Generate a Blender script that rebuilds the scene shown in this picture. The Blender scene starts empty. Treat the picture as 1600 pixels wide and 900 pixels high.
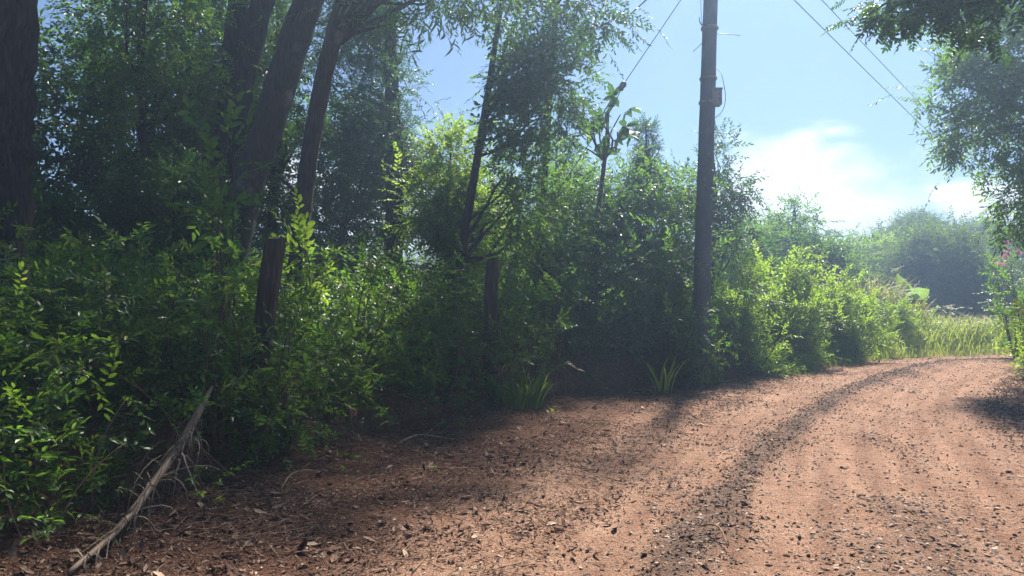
import bpy, math, random
import numpy as np
from mathutils import Vector

SC = bpy.context.scene
COL = SC.collection
R = np.random.default_rng(11)
random.seed(5)
CAM_Z, F_PX, HORIZON = 1.5, 1200.0, 470.0

def at(px, py, Y):
    """point that shows at pixel (px, py) of the 1600x900 photo when Y metres ahead"""
    return np.array([(px - 800) / F_PX * Y, Y, CAM_Z + (HORIZON - py) / F_PX * Y])

# ------------------------------------------------------------------ noise
def _hash(ix, iy, iz):
    h = (ix.astype(np.int64) * 374761393 + iy.astype(np.int64) * 668265263 + iz.astype(np.int64) * 2147483647) & 0xffffffff
    h = ((h ^ (h >> 13)) * 1274126177) & 0xffffffff
    return ((h ^ (h >> 16)) & 0xffff) / 65535.0

def vnoise(x, y, z=0.0):
    x = np.asarray(x, float); y = np.asarray(y, float); z = np.zeros_like(x) + z
    xi, yi, zi = np.floor(x), np.floor(y), np.floor(z)
    fx, fy, fz = x - xi, y - yi, z - zi
    fx, fy, fz = [f * f * (3 - 2 * f) for f in (fx, fy, fz)]
    r = 0
    for a in (0, 1):
        for b in (0, 1):
            for c in (0, 1):
                w = (fx if a else 1 - fx) * (fy if b else 1 - fy) * (fz if c else 1 - fz)
                r = r + w * _hash(xi + a, yi + b, zi + c)
    return r * 2 - 1

def fbm(x, y, z=0.0, o=4):
    r, a, f = 0, .5, 1.0
    for i in range(o):
        r = r + a * vnoise(np.asarray(x) * f + i * 17.3, np.asarray(y) * f - i * 9.1, z * f)
        a *= .5; f *= 2.03
    return r

def sstep(a, b, x):
    t = np.clip((np.asarray(x, float) - a) / (b - a), 0, 1)
    return t * t * (3 - 2 * t)

# ------------------------------------------------------------------ road and terrain
def catmull(pts, n=20):
    P = np.array(pts, float)
    P = np.vstack([2 * P[0] - P[1], P, 2 * P[-1] - P[-2]])
    out = []
    for i in range(1, len(P) - 2):
        for t in np.linspace(0, 1, n, endpoint=False):
            p0, p1, p2, p3 = P[i - 1], P[i], P[i + 1], P[i + 2]
            out.append(.5 * (2 * p1 + (p2 - p0) * t + (2 * p0 - 5 * p1 + 4 * p2 - p3) * t * t + (-p0 + 3 * p1 - 3 * p2 + p3) * t ** 3))
    out.append(P[-2])
    return np.array(out)

CL = catmull([(-2.6, -14), (-.3, -6), (1.0, 0), (2.0, 4), (4.15, 9.2), (6.6, 12.9), (9.6, 16.1), (14, 19.2), (22, 23), (34, 26), (60, 30)], 24)
_d = np.gradient(CL, axis=0); TAN = _d / np.linalg.norm(_d, axis=1)[:, None]
NRM = np.stack([-TAN[:, 1], TAN[:, 0]], 1)          # points to the left of the road
HW = np.interp(CL[:, 1], [0, 4, 9, 13, 17], [2.3, 2.2, 1.85, 1.8, 1.8])
SW = np.interp(CL[:, 1], [3, 7.5, 8.8, 10.5, 12, 13.5, 16], [2.6, 2.5, 2.1, 1.5, .9, .5, .35])
BH = np.interp(CL[:, 1], [3, 7, 9, 13, 17], [.42, .5, .55, .45, .3])
RZ = np.interp(CL[:, 1], [-14, 3, 7, 11, 14.2, 15.6, 17, 20, 26, 32], [0, 0, .05, .14, .22, .23, .17, -.05, -.5, -.8])
RZ = np.convolve(np.pad(RZ, 6, mode='edge'), np.ones(13) / 13, 'valid')

def road_coords(x, y):
    x = np.atleast_1d(np.asarray(x, float)); y = np.atleast_1d(np.asarray(y, float))
    k = np.empty(x.shape, int)
    for a in range(0, len(x), 20000):
        dx = x[a:a + 20000, None] - CL[None, :, 0]; dy = y[a:a + 20000, None] - CL[None, :, 1]
        k[a:a + 20000] = np.argmin(dx * dx + dy * dy, 1)
    d = (x - CL[k, 0]) * NRM[k, 0] + (y - CL[k, 1]) * NRM[k, 1]
    return k, d

def base_z(x, y):
    """terrain height without the fine roughness"""
    k, d = road_coords(x, y)
    x = np.atleast_1d(np.asarray(x, float)); y = np.atleast_1d(np.asarray(y, float))
    hw, sw, bh = HW[k], SW[k], BH[k]
    eL = d - hw; eR = -d - hw
    wob = .22 * fbm(x * .9, y * .9, 3.1, 3)
    z = RZ[k] + .05 * np.clip(eL, 0, sw) - .012 * (np.clip(np.abs(d) / hw, 0, 1) ** 2) * 3
    z = z + bh * sstep(sw - .1, sw + .75, eL + wob) + .035 * np.clip(eL - sw - .75, 0, 30)
    z = z + .32 * sstep(.25, 1.3, eR + wob) + .03 * np.clip(eR - 1.2, 0, 30)
    far = sstep(46, 80, np.hypot(x - 5, y))
    hill = far * (3.2 + 1.8 * np.exp(-((x - 38) / 26) ** 2) * sstep(40, 75, y))
    return z * (1 - .0 * far) + hill

def ground_z(x, y):
    x = np.atleast_1d(np.asarray(x, float)); y = np.atleast_1d(np.asarray(y, float))
    k, d = road_coords(x, y)
    off = np.clip(np.abs(d) - HW[k], 0, 3)
    return base_z(x, y) + (.012 + .05 * sstep(.3, 2.5, off)) * fbm(x * 2.3, y * 2.3, 1.7, 4)

def gz(x, y):
    return float(ground_z([x], [y])[0])

# ------------------------------------------------------------------ materials
def mat(name):
    m = bpy.data.materials.new(name); m.use_nodes = True
    nt = m.node_tree; nt.nodes.clear()
    return m, nt, nt.nodes, nt.links

def N(nt, t, **kw):
    n = nt.nodes.new(t)
    for k, v in kw.items():
        if hasattr(n, k): setattr(n, k, v)
        else: n.inputs[k].default_value = v
    return n

def ramp(nt, stops, interp='LINEAR'):
    n = nt.nodes.new('ShaderNodeValToRGB'); cr = n.color_ramp; cr.interpolation = interp
    while len(cr.elements) < len(stops): cr.elements.new(.5)
    for e, (p, c) in zip(cr.elements, stops):
        e.position = p; e.color = (*c, 1)
    return n

def leaf_mat(name, dark, mid, light, trans, mix=.42, rough=.38, odd=None):
    m, nt, ns, L = mat(name)
    g = N(nt, 'ShaderNodeNewGeometry')
    stops = [(0, dark), (.5, mid), (.93, light)]
    if odd: stops += [(.985, odd)]
    cr = ramp(nt, stops); L.new(g.outputs['Random Per Island'], cr.inputs[0])
    p = N(nt, 'ShaderNodeBsdfPrincipled'); p.inputs['Roughness'].default_value = rough
    p.inputs['Specular IOR Level'].default_value = .4
    L.new(cr.outputs[0], p.inputs['Base Color'])
    t = N(nt, 'ShaderNodeBsdfTranslucent')
    mx = N(nt, 'ShaderNodeMix', data_type='RGBA', blend_type='MULTIPLY'); mx.inputs[0].default_value = 1
    sc = N(nt, 'ShaderNodeMix', data_type='RGBA'); sc.inputs[0].default_value = .45
    L.new(cr.outputs[0], sc.inputs[6]); sc.inputs[7].default_value = (*trans, 1)
    L.new(sc.outputs[2], t.inputs['Color'])
    ms = N(nt, 'ShaderNodeMixShader'); ms.inputs[0].default_value = mix
    L.new(p.outputs[0], ms.inputs[1]); L.new(t.outputs[0], ms.inputs[2])
    o = N(nt, 'ShaderNodeOutputMaterial'); L.new(ms.outputs[0], o.inputs[0])
    return m

def simple_mat(name, stops, scale=8, rough=.85, bump=.3, stretch=(1, 1, 1), detail=6, island=False, bdist=.02):
    m, nt, ns, L = mat(name)
    p = N(nt, 'ShaderNodeBsdfPrincipled'); p.inputs['Roughness'].default_value = rough
    p.inputs['Specular IOR Level'].default_value = .25
    cr = ramp(nt, stops)
    if island:
        g = N(nt, 'ShaderNodeNewGeometry'); L.new(g.outputs['Random Per Island'], cr.inputs[0])
    else:
        tc = N(nt, 'ShaderNodeTexCoord'); mp = N(nt, 'ShaderNodeMapping'); mp.inputs['Scale'].default_value = stretch
        nz = N(nt, 'ShaderNodeTexNoise'); nz.inputs['Scale'].default_value = scale; nz.inputs['Detail'].default_value = detail
        L.new(tc.outputs['Object'], mp.inputs[0]); L.new(mp.outputs[0], nz.inputs[0]); L.new(nz.outputs[0], cr.inputs[0])
        b = N(nt, 'ShaderNodeBump'); b.inputs['Strength'].default_value = bump; b.inputs['Distance'].default_value = bdist
        L.new(nz.outputs[0], b.inputs['Height']); L.new(b.outputs[0], p.inputs['Normal'])
    L.new(cr.outputs[0], p.inputs['Base Color'])
    o = N(nt, 'ShaderNodeOutputMaterial'); L.new(p.outputs[0], o.inputs[0])
    return m

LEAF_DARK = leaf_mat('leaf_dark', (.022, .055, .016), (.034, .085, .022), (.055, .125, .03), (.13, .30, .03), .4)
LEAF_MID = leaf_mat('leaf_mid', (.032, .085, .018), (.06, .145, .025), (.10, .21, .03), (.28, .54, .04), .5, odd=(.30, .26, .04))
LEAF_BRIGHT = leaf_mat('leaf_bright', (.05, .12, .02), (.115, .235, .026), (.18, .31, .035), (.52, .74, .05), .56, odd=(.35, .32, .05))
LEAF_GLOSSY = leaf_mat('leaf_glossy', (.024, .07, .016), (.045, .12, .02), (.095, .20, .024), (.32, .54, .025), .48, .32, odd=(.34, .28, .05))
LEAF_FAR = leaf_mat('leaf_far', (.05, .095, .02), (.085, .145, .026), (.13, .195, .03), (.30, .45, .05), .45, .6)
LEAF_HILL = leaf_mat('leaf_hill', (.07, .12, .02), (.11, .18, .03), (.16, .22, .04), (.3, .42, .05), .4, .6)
LEAF_PINK = leaf_mat('petal_pink', (.45, .05, .30), (.55, .08, .40), (.65, .12, .5), (.7, .1, .5), .4, .6)
GRASS = leaf_mat('grass_blade', (.14, .22, .02), (.21, .31, .03), (.28, .36, .045), (.66, .74, .08), .52, .45)
GRASS_DRY = leaf_mat('grass_dry', (.14, .16, .05), (.22, .22, .08), (.32, .28, .13), (.45, .42, .14), .45, .5)
PLUME = leaf_mat('grass_plume', (.5, .45, .32), (.6, .55, .42), (.7, .65, .52), (.75, .68, .5), .45, .7)
BANANA = leaf_mat('banana_leaf', (.08, .18, .03), (.11, .24, .04), (.15, .28, .05), (.4, .6, .08), .5, .35)
BANANA_OLD = leaf_mat('banana_old', (.45, .2, .04), (.5, .24, .05), (.55, .28, .06), (.6, .3, .05), .4, .6)
DEADLEAF = simple_mat('dead_leaf', [(0, (.045, .022, .015)), (.35, (.10, .05, .032)), (.7, (.17, .095, .062)), (.93, (.28, .18, .125)), (1, (.42, .30, .21))], island=True, rough=.9)
STRAW = simple_mat('dry_straw', [(0, (.10, .065, .043)), (.5, (.20, .14, .095)), (1, (.34, .25, .175))], island=True, rough=.65)
TWIG = simple_mat('twig_bark', [(.3, (.05, .035, .025)), (.7, (.13, .09, .06))], 30, .9, .3)
STICK = simple_mat('stick_bark', [(.3, (.14, .08, .05)), (.7, (.30, .20, .13))], 30, .9, .3)
BARK = simple_mat('bark_rough', [(.3, (.028, .023, .02)), (.55, (.055, .046, .04)), (.75, (.10, .085, .075))], 7, .95, 1.0, (5, 5, .9), 12, bdist=.09)
WOOD = simple_mat('weathered_timber', [(.3, (.022, .018, .015)), (.55, (.05, .04, .033)), (.75, (.11, .09, .075))], 9, .85, .9, (4, 4, .35), 8, bdist=.02)
CUT = simple_mat('sawn_end', [(.3, (.30, .18, .11)), (.7, (.45, .30, .19))], 25, .8, .4)
CONCRETE = simple_mat('pole_concrete', [(.3, (.05, .057, .07)), (.7, (.09, .10, .12))], 6, .85, .35, (1, 1, .4))
METAL = simple_mat('grey_metal', [(.3, (.12, .12, .12)), (.7, (.22, .22, .22))], 12, .5, .1)
RUST = simple_mat('rusty_wire', [(0, (.06, .035, .025)), (1, (.10, .065, .05))], 20, .8, 0)
CABLE = simple_mat('cable_black', [(0, (.02, .02, .02)), (1, (.035, .035, .035))], 5, .6, 0)
STONE = simple_mat('gravel_stone', [(0, (.075, .05, .04)), (.45, (.16, .108, .085)), (.8, (.27, .19, .145)), (1, (.42, .32, .25))], island=True, rough=.9)

STONE_SHADED = simple_mat('shaded_clods', [(0, (.055, .038, .03)), (.6, (.12, .082, .063)), (1, (.22, .155, .12))], island=True, rough=.95)  # darker twin of the gravel colour; backlit clod shade put into it

def lichen_bark():
    m, nt, ns, L = mat('bark_lichen')
    tc = N(nt, 'ShaderNodeTexCoord'); mp = N(nt, 'ShaderNodeMapping'); mp.inputs['Scale'].default_value = (5, 5, 1)
    n1 = N(nt, 'ShaderNodeTexNoise'); n1.inputs['Scale'].default_value = 7; n1.inputs['Detail'].default_value = 12
    L.new(tc.outputs['Object'], mp.inputs[0]); L.new(mp.outputs[0], n1.inputs[0])
    c1 = ramp(nt, [(.3, (.028, .024, .02)), (.7, (.075, .065, .058))]); L.new(n1.outputs[0], c1.inputs[0])
    n2 = N(nt, 'ShaderNodeTexNoise'); n2.inputs['Scale'].default_value = 2.4; n2.inputs['Detail'].default_value = 5
    L.new(tc.outputs['Object'], n2.inputs[0])
    c2 = ramp(nt, [(.60, (0, 0, 0)), (.72, (1, 1, 1))]); L.new(n2.outputs[0], c2.inputs[0])
    mx = N(nt, 'ShaderNodeMix', data_type='RGBA'); L.new(c2.outputs[0], mx.inputs[0]); L.new(c1.outputs[0], mx.inputs[6]); mx.inputs[7].default_value = (.17, .17, .16, 1)
    p = N(nt, 'ShaderNodeBsdfPrincipled'); p.inputs['Roughness'].default_value = .9; L.new(mx.outputs[2], p.inputs['Base Color'])
    b = N(nt, 'ShaderNodeBump'); b.inputs['Strength'].default_value = .8; b.inputs['Distance'].default_value = .05
    L.new(n1.outputs[0], b.inputs['Height']); L.new(b.outputs[0], p.inputs['Normal'])
    o = N(nt, 'ShaderNodeOutputMaterial'); L.new(p.outputs[0], o.inputs[0])
    return m
BARK_L = lichen_bark()

def dirt_mat(name, road):
    m, nt, ns, L = mat(name)
    g = N(nt, 'ShaderNodeNewGeometry')
    def noise(scale, detail=6, rough=.6):
        n = N(nt, 'ShaderNodeTexNoise'); n.inputs['Scale'].default_value = scale; n.inputs['Detail'].default_value = detail
        n.inputs['Roughness'].default_value = rough
        L.new(g.outputs['Position'], n.inputs[0]); return n
    n1 = noise(1.1, 5); n2 = noise(14, 8, .7); n3 = noise(75, 6, .7)
    red = ramp(nt, [(.28, (.28, .148, .095)), (.5, (.44, .255, .168)), (.72, (.57, .372, .272))])
    mxn = N(nt, 'ShaderNodeMath', operation='MULTIPLY_ADD'); L.new(n2.outputs[0], mxn.inputs[0]); mxn.inputs[1].default_value = .55
    half = N(nt, 'ShaderNodeMath', operation='MULTIPLY'); L.new(n1.outputs[0], half.inputs[0]); half.inputs[1].default_value = .45
    L.new(half.outputs[0], mxn.inputs[2]); L.new(mxn.outputs[0], red.inputs[0])
    # fine grit: dark grains
    grit = ramp(nt, [(.40, (.32, .30, .30)), (.54, (1, 1, 1))]); L.new(n3.outputs[0], grit.inputs[0])
    gm = N(nt, 'ShaderNodeMix', data_type='RGBA', blend_type='MULTIPLY'); gm.inputs[0].default_value = .85
    L.new(red.outputs[0], gm.inputs[6]); L.new(grit.outputs[0], gm.inputs[7])
    at_ = N(nt, 'ShaderNodeAttribute'); at_.attribute_name = 'cover'
    # cover: 0 bare red dirt .. 1 grey gravel bed, clod shade in its tone (road) or dark leaf mould (ground)
    ca = N(nt, 'ShaderNodeMath', operation='ADD'); L.new(at_.outputs['Fac'], ca.inputs[0])
    nn = N(nt, 'ShaderNodeMath', operation='MULTIPLY_ADD'); L.new(n2.outputs[0], nn.inputs[0]); nn.inputs[1].default_value = .9; nn.inputs[2].default_value = -.45
    L.new(nn.outputs[0], ca.inputs[1])
    cl = ramp(nt, [(.30, (0, 0, 0)), (.75, (1, 1, 1))]); L.new(ca.outputs[0], cl.inputs[0])
    cov = ramp(nt, [(.3, (.055, .035, .028)), (.5, (.12, .078, .058)), (.7, (.21, .145, .11))]) if road else ramp(nt, [(.3, (.075, .033, .02)), (.5, (.13, .06, .036)), (.7, (.20, .10, .06))])
    L.new(n3.outputs[0], cov.inputs[0])
    mx = N(nt, 'ShaderNodeMix', data_type='RGBA'); L.new(cl.outputs[0], mx.inputs[0]); L.new(gm.outputs[2], mx.inputs[6]); L.new(cov.outputs[0], mx.inputs[7])
    if road:      # packed streaks that run with the traffic
        la = N(nt, 'ShaderNodeAttribute'); la.attribute_name = 'lateral'; al = N(nt, 'ShaderNodeAttribute'); al.attribute_name = 'along'
        l6 = N(nt, 'ShaderNodeMath', operation='MULTIPLY'); L.new(la.outputs['Fac'], l6.inputs[0]); l6.inputs[1].default_value = 5.5
        a6 = N(nt, 'ShaderNodeMath', operation='MULTIPLY'); L.new(al.outputs['Fac'], a6.inputs[0]); a6.inputs[1].default_value = .38
        cx = N(nt, 'ShaderNodeCombineXYZ'); L.new(l6.outputs[0], cx.inputs[0]); L.new(a6.outputs[0], cx.inputs[1])
        ns_ = N(nt, 'ShaderNodeTexNoise'); ns_.inputs['Scale'].default_value = 1; ns_.inputs['Detail'].default_value = 5; L.new(cx.outputs[0], ns_.inputs[0])
        cs = ramp(nt, [(.34, (.76, .71, .69)), (.5, (.95, .94, .93)), (.64, (1.12, 1.12, 1.12))]); L.new(ns_.outputs[0], cs.inputs[0])
        mm = N(nt, 'ShaderNodeMix', data_type='RGBA', blend_type='MULTIPLY'); mm.inputs[0].default_value = 1; L.new(mx.outputs[2], mm.inputs[6]); L.new(cs.outputs[0], mm.inputs[7]); mx = mm
    p = N(nt, 'ShaderNodeBsdfPrincipled'); p.inputs['Roughness'].default_value = .95; p.inputs['Specular IOR Level'].default_value = .15
    L.new(mx.outputs[2], p.inputs['Base Color'])
    ad = N(nt, 'ShaderNodeMath', operation='MULTIPLY_ADD'); L.new(n2.outputs[0], ad.inputs[0]); ad.inputs[1].default_value = 2.0; L.new(n3.outputs[0], ad.inputs[2])
    b = N(nt, 'ShaderNodeBump'); b.inputs['Strength'].default_value = 1.0; b.inputs['Distance'].default_value = .03
    L.new(ad.outputs[0], b.inputs['Height']); L.new(b.outputs[0], p.inputs['Normal'])
    o = N(nt, 'ShaderNodeOutputMaterial'); L.new(p.outputs[0], o.inputs[0])
    return m

# ------------------------------------------------------------------ mesh plumbing
def link(o, parent=None):
    COL.objects.link(o)
    if parent is not None: o.parent = parent
    return o

def np_mesh(name, V, Fs, mats, midx=None, smooth=False):
    """Fs: (n,3) or (n,4) int array"""
    me = bpy.data.meshes.new(name)
    Fs = np.asarray(Fs, np.int32); n, k = Fs.shape
    me.vertices.add(len(V)); me.vertices.foreach_set('co', np.asarray(V, np.float32).ravel())
    me.loops.add(n * k); me.loops.foreach_set('vertex_index', Fs.ravel())
    me.polygons.add(n)
    me.polygons.foreach_set('loop_start', np.arange(0, n * k, k, dtype=np.int32))
    for m in mats: me.materials.append(m)
    if midx is not None: me.polygons.foreach_set('material_index', np.asarray(midx, np.int32))
    me.polygons.foreach_set('use_smooth', np.full(n, smooth, bool))
    me.update(calc_edges=True)
    return me

def put(name, me, parent=None, loc=None):
    o = bpy.data.objects.new(name, me)
    if loc is not None: o.location = loc
    return link(o, parent)

def tag(o, label=None, cat=None, group=None, kind=None):
    if label: o['label'] = label
    if cat: o['category'] = cat
    if group: o['group'] = group
    if kind: o['kind'] = kind
    return o

def thing(name, label, cat, loc=(0, 0, 0), group=None):
    o = bpy.data.objects.new(name, None); o.empty_display_size = .2
    o.location = loc; link(o)
    return tag(o, label, cat, group)

class Geo:
    """collects tubes, blocks and strips into one mesh"""
    def __init__(s): s.V, s.F, s.M, s.n = [], [], [], 0
    def add(s, V, F, m=0):
        V = np.asarray(V, float); F = [tuple(f) for f in F]
        s.V.append(V); s.F += [tuple(i + s.n for i in f) for f in F]; s.M += [m] * len(F); s.n += len(V)
    def tube(s, pts, rad, n=8, m=0, rough=0.0, cap=True, furrow=0.0):
        P = np.asarray(pts, float); k = len(P)
        r = np.interp(np.linspace(0, 1, k), np.linspace(0, 1, len(np.atleast_1d(rad))), np.atleast_1d(rad)) if np.ndim(rad) else np.full(k, rad)
        T = np.gradient(P, axis=0); T /= np.linalg.norm(T, axis=1)[:, None] + 1e-9
        ref = np.array([0, 0, 1.]) if abs(T[0, 2]) < .8 else np.array([0, 1., 0])
        V = []
        a = np.linspace(0, 2 * np.pi, n, endpoint=False)
        for i in range(k):
            u = np.cross(T[i], ref); u /= np.linalg.norm(u) + 1e-9; v = np.cross(u, T[i])
            rr = r[i] * (1 + (rough * vnoise(np.cos(a) * 1.7 + 5 * i, np.sin(a) * 1.7 + P[i, 2] * 2, i * .35 + P[0, 0]) if rough else 0))
            if furrow: rr = rr * (1 + furrow * vnoise(a * 5.1, a * 0 + P[i, 2] * 1.3, 3.3 + P[0, 0]) + .5 * furrow * vnoise(a * 11, a * 0 + P[i, 2] * 3, 8.1))
            V.append(P[i] + (np.cos(a) * rr)[:, None] * u + (np.sin(a) * rr)[:, None] * v)
        F = []
        for i in range(k - 1):
            for j in range(n):
                j2 = (j + 1) % n
                F.append((i * n + j, i * n + j2, (i + 1) * n + j2, (i + 1) * n + j))
        if cap: F.append(tuple(range(n))[::-1]); F.append(tuple((k - 1) * n + j for j in range(n)))
        s.add(np.vstack(V), F, m)
    def strip(s, pts, wid, side, m=0):
        P = np.asarray(pts, float); k = len(P)
        w = np.interp(np.linspace(0, 1, k), np.linspace(0, 1, len(wid)), wid)
        side = np.asarray(side, float)
        V = np.empty((2 * k, 3)); V[0::2] = P - side * w[:, None] * .5; V[1::2] = P + side * w[:, None] * .5
        s.add(V, [(2 * i, 2 * i + 1, 2 * i + 3, 2 * i + 2) for i in range(k - 1)], m)
    def box(s, c, size, m=0, rotz=0):
        c = np.asarray(c, float); h = np.asarray(size, float) / 2; ca, sa = math.cos(rotz), math.sin(rotz)
        V = []
        for dx, dy, dz in [(-1, -1, -1), (1, -1, -1), (1, 1, -1), (-1, 1, -1), (-1, -1, 1), (1, -1, 1), (1, 1, 1), (-1, 1, 1)]:
            x, y = dx * h[0], dy * h[1]
            V.append(c + (x * ca - y * sa, x * sa + y * ca, dz * h[2]))
        s.add(V, [(0, 3, 2, 1), (4, 5, 6, 7), (0, 1, 5, 4), (1, 2, 6, 5), (2, 3, 7, 6), (3, 0, 4, 7)], m)
    def mesh(s, name, mats, smooth=True):
        me = bpy.data.meshes.new(name)
        me.from_pydata(np.vstack(s.V).tolist(), [], s.F)
        for m in mats: me.materials.append(m)
        me.polygons.foreach_set('material_index', s.M)
        me.polygons.foreach_set('use_smooth', [smooth] * len(s.F))
        me.update()
        return me

# ------------------------------------------------------------------ leaf sprays
def leaf_geo(L, W, fold=.25, droop=.2, fine=True, shape=.42):
    if not fine:
        V = np.array([(0, 0, 0), (L * shape, W / 2, fold * W * .5), (L * shape, -W / 2, fold * W * .5), (L, 0, -droop * L)])
        return V, np.array([(0, 2, 3), (0, 3, 1)])
    V = np.array([(0, 0, 0),
                  (L * shape * .6, W * .42, fold * W * .45 - droop * L * .05), (L * shape * .6, -W * .42, fold * W * .45 - droop * L * .05),
                  (L * .68, W * .40, fold * W * .4 - droop * L * .4), (L * .68, -W * .40, fold * W * .4 - droop * L * .4),
                  (L, 0, -droop * L), (L * .5, 0, -droop * L * .22)])
    return V, np.array([(0, 6, 1), (0, 2, 6), (1, 6, 3), (2, 4, 6), (6, 5, 3), (6, 4, 5)])

def basis(dirs, roll):
    """N x 3 x 3 with columns x (along dir), y, z"""
    x = dirs / (np.linalg.norm(dirs, axis=1)[:, None] + 1e-9)
    up = np.tile([0, 0, 1.0], (len(x), 1)); up[np.abs(x[:, 2]) > .95] = (1, 0, 0)
    y = np.cross(up, x); y /= np.linalg.norm(y, axis=1)[:, None] + 1e-9
    z = np.cross(x, y)
    c, s = np.cos(roll)[:, None], np.sin(roll)[:, None]
    return np.stack([x, y * c + z * s, z * c - y * s], 2)

def make_spray(rng, kind, L=.45, leaf=.09, w=.4, n=9, fine=True, fold=.25, droop=.2):
    """a twig along +X with its leaves; returns V, F(tri), M"""
    Vs, Fs, Ms, k = [], [], [], 0
    def add(V, F, m):
        nonlocal k
        Vs.append(V); Fs.append(F + k); Ms.append(np.full(len(F), m)); k += len(V)
    t = np.linspace(0, 1, 6)
    sag = -.22 * L * t ** 2 * rng.uniform(.3, 1.3)
    yw = .1 * L * np.sin(t * 3 + rng.uniform(0, 6)) * rng.uniform(0, 1)
    axis = np.stack([t * L, yw, sag], 1)
    r = L * .008 * (1 - .7 * t)
    V = np.vstack([axis + np.array([0, 1, 0]) * r[:, None], axis + np.array([0, -.5, .87]) * r[:, None], axis + np.array([0, -.5, -.87]) * r[:, None]])
    F = []
    for i in range(5):
        for j in range(3):
            a, b = j * 6 + i, ((j + 1) % 3) * 6 + i
            F += [(a, b, b + 1), (a, b + 1, a + 1)]
    add(V, np.array(F), 1)
    def pos(u): return np.array([np.interp(u, t, axis[:, i]) for i in range(3)])
    def leaf_at(u, ang, elev, s, roll=0.0):
        d = np.array([[math.cos(ang) * math.cos(elev), math.sin(ang) * math.cos(elev), math.sin(elev)]])
        B = basis(d, np.array([roll]))[0]
        lv, lf = leaf_geo(leaf * s, leaf * s * w, fold, droop * rng.uniform(.4, 1.6), fine)
        add(lv @ B.T + pos(u), lf, 0)
    if kind == 'alt':
        for i in range(n):
            u = .12 + .88 * i / max(1, n - 1); sd = 1 if i % 2 else -1
            leaf_at(u, sd * rng.uniform(.5, 1.15) if i < n - 1 else rng.uniform(-.2, .2), rng.uniform(-.45, .35), rng.uniform(.7, 1.15), rng.uniform(-.5, .5))
    elif kind == 'pinnate':
        for i in range(n):
            u = .15 + .85 * i / max(1, n - 1); s = .6 + .5 * math.sin(math.pi * (.15 + .75 * u))
            for sd in (1, -1):
                leaf_at(u, sd * rng.uniform(.95, 1.2), rng.uniform(-.25, .1), s * rng.uniform(.85, 1.1), rng.uniform(-.15, .15))
        leaf_at(1, 0, -.1, .9)
    elif kind == 'whorl':
        for i in range(n):
            u = .55 + .45 * rng.random()
            leaf_at(u, i * 2.4 + rng.uniform(-.3, .3), rng.uniform(-.5, .3), rng.uniform(.6, 1.1), rng.uniform(-.4, .4))
    return np.vstack(Vs), np.vstack(Fs), np.concatenate(Ms)

def spray_set(seed, kind, k=6, **kw):
    rng = np.random.default_rng(seed)
    return [make_spray(rng, kind, **kw) for _ in range(k)]

def bake(name, sprays, pos, dirs, scale, mats, rng, rollj=.5):
    n = len(pos); pick = rng.integers(0, len(sprays), n)
    B = basis(dirs, rng.normal(0, rollj, n)) * scale[:, None, None]
    Vs, Fs, Ms, k = [], [], [], 0
    for t, (V, F, M) in enumerate(sprays):
        ix = np.nonzero(pick == t)[0]
        if not len(ix): continue
        W = np.einsum('nij,vj->nvi', B[ix], V) + pos[ix][:, None, :]
        Vs.append(W.reshape(-1, 3))
        Fs.append((F[None] + (np.arange(len(ix)) * len(V))[:, None, None]).reshape(-1, 3) + k)
        Ms.append(np.tile(M, len(ix))); k += len(ix) * len(V)
    return np_mesh(name, np.vstack(Vs), np.vstack(Fs), mats, np.concatenate(Ms))

S_ALT = spray_set(1, 'alt', 7, L=.42, leaf=.105, w=.42, n=10)
S_ALT_FAR = spray_set(2, 'alt', 6, L=.5, leaf=.13, w=.45, n=10, fine=False)
S_SMALL = spray_set(3, 'alt', 7, L=.30, leaf=.062, w=.5, n=11)
S_PIN = spray_set(4, 'pinnate', 6, L=.42, leaf=.125, w=.46, n=6)
S_PINF = spray_set(5, 'pinnate', 6, L=.36, leaf=.055, w=.3, n=13, fine=False)
S_WHORL = spray_set(6, 'whorl', 7, L=.22, leaf=.10, w=.42, n=8)
S_NARROW = spray_set(7, 'alt', 7, L=.40, leaf=.13, w=.2, n=10, droop=.45)
S_BROAD = spray_set(9, 'alt', 7, L=.40, leaf=.16, w=.48, n=8)
S_BIG = spray_set(8, 'whorl', 5, L=.25, leaf=.34, w=.55, n=7, droop=.35)

def clump_points(rng, ells, n_clump, per, cr, shell=.55, droop=-.1, outward=.7):
    """ells: list of (centre, radii). returns sprays' positions, directions and clump centres"""
    c = np.array([e[0] for e in ells], float); r = np.array([np.broadcast_to(e[1], 3) for e in ells], float)
    w = np.prod(r, axis=1) ** .75; w /= w.sum()
    which = rng.choice(len(ells), n_clump, p=w)
    u = rng.normal(size=(n_clump, 3)); u /= np.linalg.norm(u, axis=1)[:, None]
    rad = shell + (1 - shell) * rng.random(n_clump) ** .6
    inner = rng.random(n_clump) < .3; rad[inner] *= rng.random(inner.sum()) ** .5
    cc = c[which] + u * r[which] * rad[:, None]
    k = np.repeat(np.arange(n_clump), per)
    p = cc[k] + rng.normal(size=(len(k), 3)) * cr * np.repeat(rng.uniform(.6, 1.3, n_clump), per)[:, None] * np.array([1, 1, .75])
    out = p - c[which][k]; out /= np.linalg.norm(out, axis=1)[:, None] + 1e-6
    d = outward * out + rng.normal(size=p.shape) * .55 + np.array([0, 0, droop])
    return p, d, cc

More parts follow.
